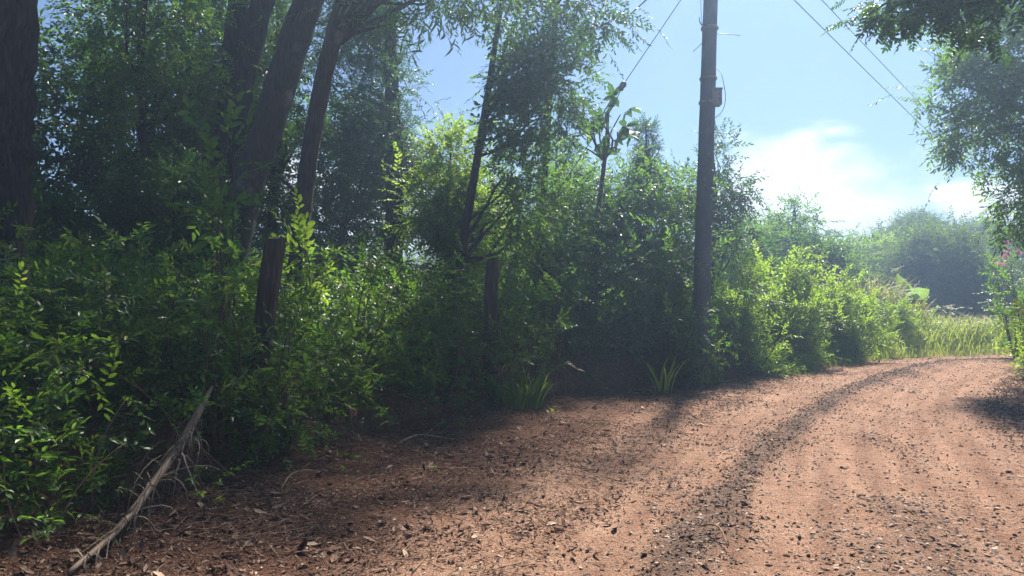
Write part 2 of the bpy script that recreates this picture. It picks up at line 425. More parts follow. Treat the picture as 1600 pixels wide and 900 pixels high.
def limb(g, a, b, r0, r1, rng, sag=.12, n=7, sides=6):
    a, b = np.asarray(a, float), np.asarray(b, float)
    t = np.linspace(0, 1, n)[:, None]; L = np.linalg.norm(b - a)
    P = a + (b - a) * t + np.sin(t * math.pi) * np.array([0, 0, sag * L * rng.uniform(-.6, 1.6)]) + np.sin(t * math.pi) * rng.normal(size=3) * .10 * L + np.sin(t * 2 * math.pi) * rng.normal(size=3) * .05 * L
    g.tube(P, [r0, r1], sides, rough=.15)

def tree(name, label, cat, path, rad, ells, sprays, leafm, n_clump, per, cr, seed, bark=BARK, branches=14, forks=(), group=None,
         shell=.5, droop=-.1, sscale=(.8, 1.3), sides=26, start=.45, extra=None):
    """path: trunk centre line (world); thing > trunk (limbs in it), crown"""
    rng = np.random.default_rng(seed)
    P = np.array(path, float); base = P[0].copy()
    fine = catmull(P, 14 if rad[0] > .2 else 6)
    root = thing(name, label, cat, base, group)
    g = Geo()
    rr = np.interp(np.linspace(0, 1, len(fine)), np.linspace(0, 1, len(rad)), rad)
    rr[0] *= 1.35; rr[1] *= 1.12
    g.tube(fine - base, rr, 44 if rad[0] > .2 else sides, rough=.14, furrow=.05 if rad[0] > .2 else 0)
    for fk in forks:
        fp = catmull(np.array(fk[0], float), 6); g.tube(fp - base, fk[1], 10, rough=.14)
    p, d, cc = clump_points(rng, ells, n_clump, per, cr, shell, droop)
    if extra is not None:
        p = np.vstack([p, extra[0]]); d = np.vstack([d, extra[1]])
    lo = int(len(fine) * start)
    for i in rng.permutation(len(cc))[:branches]:
        q = cc[i]; dd = np.linalg.norm(fine[lo:] - q - np.array([0, 0, -.3]), axis=1); j = lo + int(np.argmin(dd))
        j = max(lo, j - 2)
        limb(g, fine[j] - base, q - base, min(rr[j] * .45, .07), .008, rng)
    put('trunk', g.mesh('trunk', [bark]), root)
    me = bake('crown', sprays, p - base, d, rng.uniform(*sscale, len(p)), [leafm, TWIG], rng)
    put('crown', me, root)
    return root

# ------------------------------------------------------------------ setting: ground, road
def grid_axis(lo, hi, fine_lo, fine_hi, fine, coarse):
    a = [fine_lo]
    s = fine
    while a[-1] > lo: s = min(s * 1.18, coarse); a.append(a[-1] - s)
    left = a[::-1]
    b = list(np.arange(fine_lo + fine, fine_hi, fine)); s = fine
    while b[-1] < hi: s = min(s * 1.18, coarse); b.append(b[-1] + s)
    return np.array(left + b)

def build_ground():
    xs = grid_axis(-120, 140, -4.6, 7.0, .07, 5); ys = grid_axis(-60, 160, 3.2, 15.5, .07, 5)
    X, Y = np.meshgrid(xs, ys); x, y = X.ravel(), Y.ravel()
    z = ground_z(x, y)
    k, d = road_coords(x, y)
    inside = np.clip(HW[k] - np.abs(d), 0, 1)
    z = z - .06 * sstep(.06, .25, inside)
    nx, ny = len(xs), len(ys)
    i = np.arange(nx * ny).reshape(ny, nx)
    F = np.stack([i[:-1, :-1], i[:-1, 1:], i[1:, 1:], i[1:, :-1]], -1).reshape(-1, 4)
    me = np_mesh('ground', np.stack([x, y, z], 1), F, [dirt_mat('leaf_mould_soil', False)], smooth=True)
    e = np.abs(d) - HW[k]
    cov = np.clip(.12 + .75 * sstep(.0, 1.2, e + .3 * fbm(x * 1.5, y * 1.5, 9.0, 3)), 0, 1)
    face = sstep(SW[k] - .15, SW[k] + .15, d - HW[k]) * (1 - sstep(SW[k] + .75, SW[k] + 1.2, d - HW[k]))
    cov = cov - .25 * face
    a = me.attributes.new('cover', 'FLOAT', 'POINT'); a.data.foreach_set('value', cov.astype(np.float32))
    o = put('ground', me); o['kind'] = 'structure'

def gravel_density(k, d, x, y, split=False):
    """how much loose stone lies on the road at lateral offset d"""
    n = fbm(x * 1.3, y * .8, 4.4, 3)
    mid = np.exp(-((d - np.interp(y, [4.5, 5.2, 7.5, 11, 14, 18], [1.15, 1.0, .72, .4, .3, .25]) + .14 * n) / (np.interp(y, [5, 14], [.30, .24]) * (1 + .9 * fbm(x * .9 + 7, y * .9, 2.2, 2)))) ** 2) * (1.15 + .5 * fbm(x * 2.2, y * 2.2, 6.6, 3))
    rt = np.exp(-((d + HW[k] - .25) / .45) ** 2) * .8
    patch = (np.exp(-((d - 1.5) / .4) ** 2) + np.exp(-((d + .1) / .5) ** 2)) * sstep(.0, .3, n) * .75
    near = sstep(7.5, 4.0, y) * np.exp(-((d + .3) / .7) ** 2) * .55
    return (mid, np.clip(rt + patch + near, 0, 1)) if split else np.clip(mid + rt + patch + near, 0, 1)

def build_road():
    s = np.concatenate([[0], np.cumsum(np.linalg.norm(np.diff(CL, axis=0), axis=1))])
    # stations: fine where the photo sees the road from close by
    y_s = np.interp(np.arange(0, s[-1], .01), s, CL[:, 1]); S = [0.0]
    while S[-1] < s[-1] - .5:
        yy = np.interp(S[-1], s, CL[:, 1])
        S.append(S[-1] + (.045 if 2.5 < yy < 12 else .09 if 0 < yy < 19 else .5))
    S = np.array(S)
    C = np.stack([np.interp(S, s, CL[:, 0]), np.interp(S, s, CL[:, 1])], 1)
    T = np.gradient(C, axis=0); T /= np.linalg.norm(T, axis=1)[:, None]
    Nn = np.stack([-T[:, 1], T[:, 0]], 1); hw = np.interp(S, s, HW)
    nt_ = 81; U = np.linspace(-1, 1, nt_)
    edge = 1 + .06 * fbm(S * .9, S * 0 + 3, 0.0, 3) * 1.0
    D = U[None, :] * (hw * edge)[:, None] * 1.03
    X = C[:, 0:1] + Nn[:, 0:1] * D; Y = C[:, 1:2] + Nn[:, 1:2] * D
    x, y, d = X.ravel(), Y.ravel(), D.ravel()
    k, d2 = road_coords(x, y)
    z = ground_z(x, y)
    gd = gravel_density(k, d2, x, y)
    # shallow wheel ruts, low gravel ridge, small bumps; edge sinks into the verge
    z = z + .004 - .022 * (np.exp(-((d2 - 1.35) / .3) ** 2) + np.exp(-((d2 + .55) / .35) ** 2)) + .022 * gd + .03 * np.clip(gd - .45, 0, 1)
    z = z + .010 * fbm(x * 9, y * 9, .7, 3)
    u = np.abs(np.tile(U, len(S)))
    z = z - .03 * sstep(.93, 1.0, u)
    i = np.arange(len(S) * nt_).reshape(len(S), nt_)
    F = np.stack([i[:-1, :-1], i[:-1, 1:], i[1:, 1:], i[1:, :-1]], -1).reshape(-1, 4)[:, ::-1]
    me = np_mesh('road', np.stack([x, y, z], 1), F, [dirt_mat('red_dirt_road', True)], smooth=True)
    for nm, vv in (('lateral', d2), ('along', np.repeat(S, nt_))):
        a = me.attributes.new(nm, 'FLOAT', 'POINT'); a.data.foreach_set('value', np.asarray(vv, np.float32))
    a = me.attributes.new('cover', 'FLOAT', 'POINT'); gm_, gr_ = gravel_density(k, d2, x, y, True); a.data.foreach_set('value', np.clip(gm_ * .55 + gr_ * .42, 0, 1).astype(np.float32))
    o = put('road', me); o['kind'] = 'structure'
    return np.stack([x, y, z], 1).reshape(len(S), nt_, 3)

build_ground()
ROAD = build_road()

# surface height that loose things lie on
from mathutils.bvhtree import BVHTree
def surf_z(x, y):
    x = np.atleast_1d(np.asarray(x, float)); y = np.atleast_1d(np.asarray(y, float))
    z = ground_z(x, y); k, d = road_coords(x, y)
    gd = gravel_density(k, d, x, y)
    zr = z + .004 - .022 * (np.exp(-((d - 1.35) / .3) ** 2) + np.exp(-((d + .55) / .35) ** 2)) + .022 * gd + .03 * np.clip(gd - .45, 0, 1)
    return np.where(np.abs(d) < HW[k] * .97, zr, z)

def scatter_small(name, templ, x, y, lift, scale, mats, rng, tilt=.5):
    """templ: list of (V,F); flat-ish pieces lying on the ground, random yaw and tilt"""
    n = len(x); z = surf_z(x, y) + lift
    a = rng.uniform(0, 2 * np.pi, n); el = rng.normal(0, tilt, n)
    d = np.stack([np.cos(a) * np.cos(el), np.sin(a) * np.cos(el), np.sin(el)], 1)
    return bake(name, [(V, F, np.zeros(len(F), int)) for V, F in templ], np.stack([x, y, z], 1), d, scale, mats, rng, tilt)

def stone_templ(rng):
    V = np.array([(1, 0, 0), (.3, .8, .05), (-.6, .6, -.05), (-1, -.1, .05), (-.3, -.8, 0), (.6, -.6, .05), (.1, .1, .42), (0, 0, -.4)], float) * .5
    V = V * rng.uniform(.65, 1.25, V.shape) * np.array([1, .8, rng.uniform(.45, 1.0)])
    F = []
    for i in range(6):
        F += [(i, (i + 1) % 6, 6), ((i + 1) % 6, i, 7)]
    return V, np.array(F)

rs = np.random.default_rng(21)
ST = [stone_templ(rs) for _ in range(10)]
# loose stones: candidates over the visible road, kept by density
n = 230000
yy = 2.6 + 16.5 * rs.random(n) ** 1.5
kc = np.argmin(np.abs(CL[None, :, 1] - yy[:, None]), 1)
dd = rs.uniform(-1.15, 1.15, n) * HW[kc]
px = CL[kc, 0] + NRM[kc, 0] * dd + TAN[kc, 0] * rs.uniform(-.2, .2, n)
py = CL[kc, 1] + NRM[kc, 1] * dd + TAN[kc, 1] * rs.uniform(-.2, .2, n)
k2, d2 = road_coords(px, py)
keep = rs.random(n) < (.085 + .7 * gravel_density(k2, d2, px, py)) * .62
keep &= np.abs(px / np.maximum(py, .1)) < .78
px, py = px[keep], py[keep]
sz = .005 + .022 * rs.random(len(px)) ** 2.6
big = rs.random(len(px)) < .012; sz[big] *= 1.7
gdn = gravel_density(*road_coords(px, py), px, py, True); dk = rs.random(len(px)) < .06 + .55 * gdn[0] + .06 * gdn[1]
tag(put('gravel_ridge', scatter_small('gravel_ridge', ST, px[dk], py[dk], sz[dk] * .35, sz[dk] * 1.5, [STONE_SHADED], rs, .5)), 'clods and stones with painted-in shade thrown up in a ridge between the wheel tracks', 'gravel', kind='stuff')
px, py, sz = px[~dk], py[~dk], sz[~dk]
o = put('loose_gravel', scatter_small('loose_gravel', ST, px, py, sz * .18, sz * 1.7, [STONE], rs, .25)); tag(o, 'grey and tan stone chips scattered along the red dirt road', 'gravel', kind='stuff')

# leaf litter over the shaded verge and up the bank face
rl = np.random.default_rng(31)
def litter_templ(rng):
    L = 1.0; W = rng.uniform(.2, .45); c = rng.uniform(-.8, 1.5)
    t = np.array([0, .3, .65, 1.0]); w = np.array([.05, .5, .42, .03]) * W; zz = c * .35 * (t - .5) ** 2 * 2
    up = rng.uniform(-.1, .5)
    V = []
    for i in range(4):
        V += [(t[i] - .5, -w[i], zz[i] + up * w[i]), (t[i] - .5, 0, zz[i]), (t[i] - .5, w[i], zz[i] + up * w[i])]
    F = []
    for i in range(3):
        for j in range(2):
            a = i * 3 + j
            F += [(a, a + 1, a + 4), (a, a + 4, a + 3)]
    return np.array(V), np.array(F)
LT = [litter_templ(rl) for _ in range(10)]
n = 290000
yy = 2.6 + 15 * rl.random(n) ** 1.4
kc = np.argmin(np.abs(CL[None, :, 1] - yy[:, None]), 1)
ee = rl.uniform(-1.1, 1.9, n)
dd = HW[kc] + np.where(ee < 0, ee * 1.2, ee * (SW[kc] + .9) / 1.9)
x_ = CL[kc, 0] + NRM[kc, 0] * dd; y_ = CL[kc, 1] + NRM[kc, 1] * dd + rl.uniform(-.15, .15, n)
k2, d2 = road_coords(x_, y_); e2 = d2 - HW[k2]
dens = .05 + .8 * sstep(-.5, .6, e2 + .5 * fbm(x_ * 1.4, y_ * 1.4, 6.0, 3))
dens *= .25 + .75 * sstep(-.35, .1, fbm(x_ * 2.1, y_ * 2.1, 11.0, 3))
dens *= 1 - .15 * sstep(SW[k2] + .2, SW[k2] + .6, e2)
keep = (rl.random(n) < dens * .8) & (np.abs(x_ / np.maximum(y_, .1)) < .8)
x_, y_ = x_[keep], y_[keep]
sz = .014 + .036 * rl.random(len(x_)) ** 2.2; bg_ = rl.random(len(x_)) < .02; sz[bg_] = rl.uniform(.06, .12, bg_.sum())
o = put('leaf_litter', scatter_small('leaf_litter', LT, x_, y_, sz * .14, sz, [DEADLEAF], rl, .32)); tag(o, 'brown dead leaves carpeting the shaded verge', 'leaf litter', kind='stuff')
# same litter along the far-side verge and thinly over the road
n = 16000
yy = 3 + 13 * rl.random(n); kc = np.argmin(np.abs(CL[None, :, 1] - yy[:, None]), 1)
dd = np.where(rl.random(n) < .5, -HW[kc] - rl.uniform(-.5, .8, n), rl.uniform(-1, 1, n) * HW[kc])
x_ = CL[kc, 0] + NRM[kc, 0] * dd; y_ = CL[kc, 1] + NRM[kc, 1] * dd
keep = (np.abs(x_ / y_) < .8) & (rl.random(n) < np.where(np.abs(dd) < HW[kc] - .5, .06, .6)); x_, y_ = x_[keep], y_[keep]
sz = .03 + .045 * rl.random(len(x_))
o = put('scattered_leaves', scatter_small('scattered_leaves', LT, x_, y_, sz * .12, sz, [DEADLEAF], rl, .3)); tag(o, 'sparse fallen leaves lying across the open road', 'leaf litter', kind='stuff')

# twigs in the litter (too fine to count) and a few big ones one can point at
g = Geo(); rt = np.random.default_rng(41)
for i in range(1300):
    Y = 3.4 + 9.5 * rt.random() ** 1.2; kk = int(np.argmin(np.abs(CL[:, 1] - Y))); dd = HW[kk] + rt.uniform(-.3, SW[kk] + .5)
    x, y = CL[kk] + NRM[kk] * dd; a = rt.uniform(0, 6.28); L = rt.uniform(.08, .35)
    t = np.linspace(-.5, .5, 4); P = np.stack([x + np.cos(a) * t * L, y + np.sin(a) * t * L + .03 * L * np.sin(t * 7), t * 0], 1)
    P[:, 2] = surf_z(P[:, 0], P[:, 1]) + .012 + .03 * rt.random() * (t + .5)
    g.tube(P, [.0022 + .003 * rt.random() ** 2, .0012], 3)
tag(put('twig_litter', g.mesh('twig_litter', [STICK])), 'thin dry twigs mixed through the leaf litter', 'twigs', kind='stuff')
def stick(label, a, b, r, bend=.1):
    (ax, ay), (bx, by) = a, b; t = np.linspace(0, 1, 8)
    L = math.hypot(bx - ax, by - ay); q = np.sin(t * math.pi)
    P = np.stack([ax + (bx - ax) * t - (by - ay) * bend * q, ay + (by - ay) * t + (bx - ax) * bend * q, t], 1)
    P[:, 2] = surf_z(P[:, 0], P[:, 1]) + r + .02 + .05 * q
    base = P[0].copy(); g = Geo(); g.tube(P - base, [r, r * .6], 6, rough=.3)
    m = int(4); g.tube([P[m] - base, P[m] - base + np.array([.12 * L, .1 * L, .05])], [r * .6, r * .3], 5)
    o = put('dry_stick', g.mesh('dry_stick', [STICK]), loc=base); tag(o, label, 'stick', 'dry sticks on the verge'); return o
def gp(pxx, pyy):
    """ground point seen at a photo pixel"""
    Y = 5.0
    for _ in range(60):
        X = (pxx - 800) / F_PX * Y; z = gz(X, Y); s = (pyy - HORIZON) / F_PX
        Yn = (CAM_Z - z) / max(s, .01); Y = Y + .5 * (min(Yn, 30) - Y)
    return np.array([(pxx - 800) / F_PX * Y, Y])
for lb, a, b, r, bd in [
    ('forked pale dry stick at the foot of the bank beside the leaf litter', (620, 700), (705, 690), .012, .1),
    ('long thin dark twig lying across the gravel of the road', (1095, 835), (1135, 868), .007, .06),
    ('thick brown branch stub poking out beside the fallen palm frond butt', (-8, 836), (45, 828), .024, .04),
    ('slender bare stick slanting over the litter below the first fence post', (440, 770), (505, 742), .008, .1),
    ('short grey stick under the arching grass tuft by the pole', (992, 613), (1022, 622), .012, .1)]:
    stick(lb, gp(*a), gp(*b), r, bd)

# ------------------------------------------------------------------ trees on the bank
def base_at(px_, Y, sink=.1):
    x = (px_ - 800) / F_PX * Y
    return np.array([x, Y, gz(x, Y) - sink])
def E(px_, py_, Y, rx, ry, rd=None):
    """ellipsoid centred at a pixel, pixel radii, depth radius in metres"""
    c = at(px_, py_, Y); return (c, (rx / F_PX * Y, rd if rd is not None else (rx + ry) / 2 / F_PX * Y, ry / F_PX * Y))

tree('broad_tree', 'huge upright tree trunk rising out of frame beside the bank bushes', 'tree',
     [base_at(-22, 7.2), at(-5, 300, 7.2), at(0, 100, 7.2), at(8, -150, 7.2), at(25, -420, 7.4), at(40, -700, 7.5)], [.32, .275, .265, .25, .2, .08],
     [((-4.6, 8.0, 8.6), (2.8, 2.2, 1.5)), ((-2.1, 9.7, 7.5), (1.7, 1.8, 1.0))], S_ALT_FAR, LEAF_DARK, 60, 31, .42, 101, bark=BARK, branches=16)  # second crown lobe, out of view, shifted to shade the near bank
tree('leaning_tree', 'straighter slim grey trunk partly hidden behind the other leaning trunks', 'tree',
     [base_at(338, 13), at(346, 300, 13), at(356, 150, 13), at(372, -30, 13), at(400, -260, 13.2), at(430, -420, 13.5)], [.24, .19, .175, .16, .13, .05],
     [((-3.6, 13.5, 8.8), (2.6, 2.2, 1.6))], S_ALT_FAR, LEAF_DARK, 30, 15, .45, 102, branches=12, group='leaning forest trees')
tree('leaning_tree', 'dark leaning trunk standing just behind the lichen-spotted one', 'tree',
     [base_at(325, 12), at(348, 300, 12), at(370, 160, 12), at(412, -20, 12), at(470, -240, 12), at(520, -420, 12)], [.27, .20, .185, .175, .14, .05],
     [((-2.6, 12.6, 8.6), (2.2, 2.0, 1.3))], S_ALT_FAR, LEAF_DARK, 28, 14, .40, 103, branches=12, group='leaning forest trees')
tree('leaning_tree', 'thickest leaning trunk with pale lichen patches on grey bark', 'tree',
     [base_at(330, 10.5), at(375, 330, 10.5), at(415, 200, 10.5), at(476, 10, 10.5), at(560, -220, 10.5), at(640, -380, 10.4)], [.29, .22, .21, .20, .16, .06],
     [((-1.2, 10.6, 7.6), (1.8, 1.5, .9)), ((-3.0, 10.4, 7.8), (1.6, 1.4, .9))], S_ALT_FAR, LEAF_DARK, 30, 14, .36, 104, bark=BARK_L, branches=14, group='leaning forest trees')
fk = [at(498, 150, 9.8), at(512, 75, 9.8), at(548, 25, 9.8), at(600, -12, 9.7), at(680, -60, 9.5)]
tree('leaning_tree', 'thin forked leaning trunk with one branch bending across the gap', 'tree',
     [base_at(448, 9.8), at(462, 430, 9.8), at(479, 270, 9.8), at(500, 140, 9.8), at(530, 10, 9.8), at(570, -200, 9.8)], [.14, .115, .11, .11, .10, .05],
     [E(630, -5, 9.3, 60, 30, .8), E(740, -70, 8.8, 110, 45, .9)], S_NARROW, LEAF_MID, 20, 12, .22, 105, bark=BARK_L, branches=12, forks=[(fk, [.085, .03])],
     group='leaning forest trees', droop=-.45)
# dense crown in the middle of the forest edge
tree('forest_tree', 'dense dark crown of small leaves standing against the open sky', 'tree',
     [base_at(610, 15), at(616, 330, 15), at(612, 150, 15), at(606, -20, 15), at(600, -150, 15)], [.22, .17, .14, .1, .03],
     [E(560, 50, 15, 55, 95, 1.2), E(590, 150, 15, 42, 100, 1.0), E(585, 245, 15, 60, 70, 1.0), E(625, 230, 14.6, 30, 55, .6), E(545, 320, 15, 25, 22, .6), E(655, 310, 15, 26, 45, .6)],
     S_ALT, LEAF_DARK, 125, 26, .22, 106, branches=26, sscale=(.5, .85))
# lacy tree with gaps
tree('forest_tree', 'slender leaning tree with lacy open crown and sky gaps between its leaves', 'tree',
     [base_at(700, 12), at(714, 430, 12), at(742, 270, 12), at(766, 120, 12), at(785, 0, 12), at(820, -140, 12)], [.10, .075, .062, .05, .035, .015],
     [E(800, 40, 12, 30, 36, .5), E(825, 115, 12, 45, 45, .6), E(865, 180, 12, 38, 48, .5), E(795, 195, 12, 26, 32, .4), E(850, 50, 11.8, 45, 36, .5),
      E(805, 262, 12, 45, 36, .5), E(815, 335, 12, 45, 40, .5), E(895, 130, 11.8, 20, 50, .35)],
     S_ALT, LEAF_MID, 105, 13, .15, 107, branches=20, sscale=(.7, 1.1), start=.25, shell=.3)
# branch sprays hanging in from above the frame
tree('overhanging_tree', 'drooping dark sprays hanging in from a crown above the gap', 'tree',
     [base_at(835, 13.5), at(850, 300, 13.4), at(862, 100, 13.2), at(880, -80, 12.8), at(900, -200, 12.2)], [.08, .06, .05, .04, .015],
     [E(900, 5, 9.6, 75, 28, .6), E(840, -30, 9.6, 90, 40, .8), E(935, 30, 9.6, 40, 24, .4), E(700, -35, 9.6, 80, 40, .8), E(670, 8, 9.6, 30, 16, .4), ((1.5, 13.2, 8.3), (1.9, 1.5, .75)), ((.2, 12.0, 8.0), (1.5, 1.4, .7))],  # last two lobes, unseen above the view, added to shade the verge
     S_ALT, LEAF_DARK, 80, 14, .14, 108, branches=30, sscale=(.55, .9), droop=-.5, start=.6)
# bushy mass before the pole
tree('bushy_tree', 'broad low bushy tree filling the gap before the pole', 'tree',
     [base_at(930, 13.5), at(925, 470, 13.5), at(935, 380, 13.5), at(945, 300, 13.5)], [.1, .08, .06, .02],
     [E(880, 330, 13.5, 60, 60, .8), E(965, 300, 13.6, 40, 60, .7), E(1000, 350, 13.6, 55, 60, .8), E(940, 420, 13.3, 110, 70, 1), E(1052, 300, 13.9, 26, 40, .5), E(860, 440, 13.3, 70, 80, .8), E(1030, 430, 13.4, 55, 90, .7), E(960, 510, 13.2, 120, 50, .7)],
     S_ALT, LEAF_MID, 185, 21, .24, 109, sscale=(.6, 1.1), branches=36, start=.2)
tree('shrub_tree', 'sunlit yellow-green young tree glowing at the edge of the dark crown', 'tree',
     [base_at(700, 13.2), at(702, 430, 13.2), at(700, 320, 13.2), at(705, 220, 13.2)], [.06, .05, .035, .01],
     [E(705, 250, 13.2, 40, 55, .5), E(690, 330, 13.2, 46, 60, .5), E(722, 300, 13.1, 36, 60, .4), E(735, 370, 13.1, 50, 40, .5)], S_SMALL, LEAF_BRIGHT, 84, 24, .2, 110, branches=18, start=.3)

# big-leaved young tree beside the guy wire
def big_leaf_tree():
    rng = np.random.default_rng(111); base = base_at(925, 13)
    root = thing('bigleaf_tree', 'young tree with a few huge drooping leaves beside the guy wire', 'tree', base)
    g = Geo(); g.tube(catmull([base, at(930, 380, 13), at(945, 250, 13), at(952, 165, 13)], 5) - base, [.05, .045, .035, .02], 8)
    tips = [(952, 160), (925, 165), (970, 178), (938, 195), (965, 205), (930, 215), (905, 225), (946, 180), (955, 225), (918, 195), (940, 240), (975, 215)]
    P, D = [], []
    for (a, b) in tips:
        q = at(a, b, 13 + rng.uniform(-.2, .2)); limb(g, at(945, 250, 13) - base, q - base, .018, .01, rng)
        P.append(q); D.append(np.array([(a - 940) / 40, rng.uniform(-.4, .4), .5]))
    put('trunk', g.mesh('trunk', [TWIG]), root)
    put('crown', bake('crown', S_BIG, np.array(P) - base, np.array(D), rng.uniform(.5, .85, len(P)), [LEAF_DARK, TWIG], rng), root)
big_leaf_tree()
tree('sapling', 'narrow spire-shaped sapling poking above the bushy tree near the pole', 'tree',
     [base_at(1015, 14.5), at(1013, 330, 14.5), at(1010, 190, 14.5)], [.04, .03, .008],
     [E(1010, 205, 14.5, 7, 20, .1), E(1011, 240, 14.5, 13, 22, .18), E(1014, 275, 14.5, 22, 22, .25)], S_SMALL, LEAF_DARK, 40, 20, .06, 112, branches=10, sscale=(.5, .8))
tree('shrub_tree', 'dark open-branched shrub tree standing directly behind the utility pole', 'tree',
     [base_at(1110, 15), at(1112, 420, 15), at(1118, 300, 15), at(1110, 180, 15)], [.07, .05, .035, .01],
     [E(1120, 250, 15, 20, 50, .4), E(1130, 310, 15, 38, 32, .5), E(1085, 300, 15, 40, 40, .5), E(1105, 370, 15, 55, 45, .6), E(1145, 300, 14.8, 22, 14, .3)], S_ALT, LEAF_DARK, 52, 14, .16, 113, branches=26, sscale=(.6, .95), start=.3)

# forest filling behind the trunks: one crown and trunk, copied, each at its own place
def fill_tree(seed, h, ells, sprays, leafm, nc, per, cr):
    return tree('understorey_tree', 'x', 'tree', [(0, 0, -.1), (.05, 0, h * .35), (-.08, .1, h * .7), (0, 0, h)], [h * .022, h * .017, h * .01, .02], ells, sprays, leafm, nc, per, cr, seed, branches=20,
                group='understorey trees behind the leaning trunks')
def copy_tree(src, loc, rz, sc, label):
    c = src.copy(); link(c); c.location = loc; c.rotation_euler = (0, 0, rz); c.scale = (sc, sc, sc); c['label'] = label
    for ch in src.children:
        d = ch.copy(); link(d, c)
    return c
U1 = fill_tree(201, 5.0, [((0, 0, 3.8), (1.5, 1.4, 1.4)), ((.4, .2, 2.2), (1.3, 1.2, 1.0)), ((-.6, -.2, 2.7), (1.0, 1.0, 1.0)), ((-.2, .2, 1.0), (1.1, 1.1, .7))], S_ALT_FAR, LEAF_DARK, 74, 24, .27)
U2 = fill_tree(202, 6.0, [((0, 0, 4.8), (1.2, 1.2, 1.5)), ((.3, -.3, 3.0), (1.2, 1.2, 1.2)), ((-.3, .3, 1.6), (1.2, 1.2, .9))], S_SMALL, LEAF_MID, 84, 34, .24)
spots = [(U1, 40, 12.5, .2, .95, 'dark understorey tree just beside the huge upright trunk'),
         (U2, 232, 12.0, 1.4, 1.05, 'tall fine-leaved understorey tree between the huge trunk and the leaning ones'),
         (U1, 285, 15.5, 2.4, 1.25, 'broad understorey tree behind the straighter slim trunk'),
         (U2, 430, 14.5, 3.3, 1.05, 'fine-leaved tree showing between the lichen trunk and the thin forked trunk'),
         (U1, 535, 16.5, 4.1, .92, 'round understorey tree behind the thin forked trunk'),
         (U1, 775, 17.0, .9, .55, 'low understorey tree behind the lacy open-crowned tree'),
         (U1, 30, 9.6, 5.6, .45, 'small understorey tree tucked close behind the huge trunk'),
         (U1, 270, 10.2, 2.9, .5, 'small understorey tree in front of the straighter slim trunk'),
         (U2, 770, 15.2, 1.9, .55, 'low fine-leaved tree filling the gap under the lacy open-crowned tree'),
         (U2, 870, 17.5, 2.2, .72, 'short fine-leaved tree behind the bushy tree')]
for i, (src, px_, Y, rz, sc, lb) in enumerate(spots):
    b = base_at(px_, Y)
    if i < 2: src.location = b; src.rotation_euler = (0, 0, rz); src.scale = (sc,) * 3; src['label'] = lb
    else: copy_tree(src, b, rz, sc, lb)

# ------------------------------------------------------------------ undergrowth on the bank
def bank_points(rng, n, e0, e1, y0, y1):
    out = []
    Y = rng.uniform(y0, y1, n * 2); X = rng.uniform(-9, 8, n * 2)
    k, d = road_coords(X, Y); e = d - HW[k] - SW[k]
    ok = (e > np.where(X / Y < -.27, e0 - .5, np.where(X / Y < -.02, e0 - .35, e0))) & (e < e1) & (np.abs(X / Y) < .78)
    return X[ok][:n], Y[ok][:n], e[ok][:n]
def weeds(name, label, n, e0, e1, y0, y1, hfun, sprays, leafm, per, seed, scale):
    rng = np.random.default_rng(seed)
    X, Y, e = bank_points(rng, n, e0, e1, y0, y1); Z = ground_z(X, Y)
    H = hfun(X, Y, e, rng)
    k = np.repeat(np.arange(len(X)), per); t = rng.random(len(k)) ** .7
    lean = rng.normal(0, .16, (len(X), 2))
    P = np.stack([X[k] + lean[k, 0] * H[k] * t + rng.normal(0, .13, len(k)), Y[k] + lean[k, 1] * H[k] * t + rng.normal(0, .13, len(k)), Z[k] + .05 + H[k] * t], 1)
    D = np.stack([rng.normal(0, .7, len(k)), rng.normal(-.15, .7, len(k)), rng.normal(.25, .45, len(k))], 1)
    me = bake(name, sprays, P, D, rng.uniform(*scale, len(k)), [leafm, TWIG], rng)
    return tag(put(name, me), label, 'undergrowth', kind='stuff')
def h_bank(X, Y, e, rng):
    left = sstep(-1.5, -4.5, X / Y * 8)
    h = .35 + .55 * sstep(0, 1.4, e) + .45 * left + .35 * fbm(X * .8, Y * .8, 2.0, 3)
    h = h * (1 - .35 * sstep(9.5, 13, Y) * sstep(1.5, 0, e))
    return np.clip(h, .15, 1.7) * rng.uniform(.6, 1.1, len(X))
weeds('undergrowth', 'mixed low green undergrowth massed over the bank', 950, .55, 3.4, 4.0, 13.5, h_bank, S_ALT, LEAF_GLOSSY, 13, 301, (.4, .8))
weeds('undergrowth', 'brighter small-leaved weeds threaded through the bank undergrowth', 520, .45, 3.0, 4.0, 14.5, lambda *a: h_bank(*a) * .95, S_SMALL, LEAF_MID, 14, 302, (.7, 1.3))
weeds('undergrowth', 'broad-leaved bright weeds dotted among the bank undergrowth', 210, .5, 3.2, 4.0, 13.5, lambda *a: h_bank(*a) * 1.05, S_WHORL, LEAF_BRIGHT, 4, 305, (.7, 1.35))
weeds('undergrowth', 'narrow drooping weeds mixed into the bank undergrowth', 200, .5, 3.2, 4.0, 13.5, lambda *a: h_bank(*a) * 1.1, S_NARROW, LEAF_MID, 5, 306, (.5, .95))
def dry_stems():
    rng = np.random.default_rng(307); X, Y, e = bank_points(rng, 240, .2, 3.0, 4.2, 12.5); Z = ground_z(X, Y); g = Geo()
    for x, y, z in zip(X, Y, Z):
        h = rng.uniform(.5, 1.5); d = rng.normal(0, .28, 2); t = np.linspace(0, 1, 6)[:, None]
        P = np.array([x, y, z]) + np.hstack([t * d * h + np.sin(t * 4 + x) * .04, h * t - .25 * h * t ** 3]); g.tube(P, [.006, .0025], 4)
    tag(put('dry_stems', g.mesh('dry_stems', [STICK])), 'thin dead stems and vines tangled through the undergrowth', 'stems', kind='stuff')
dry_stems()
weeds('ground_cover', 'deep green ground cover under the forest trees', 900, 2.6, 12, 5.5, 22, lambda X, Y, e, rng: rng.uniform(.4, 1.5, len(X)), S_ALT_FAR, LEAF_MID, 12, 303, (.6, 1.1))
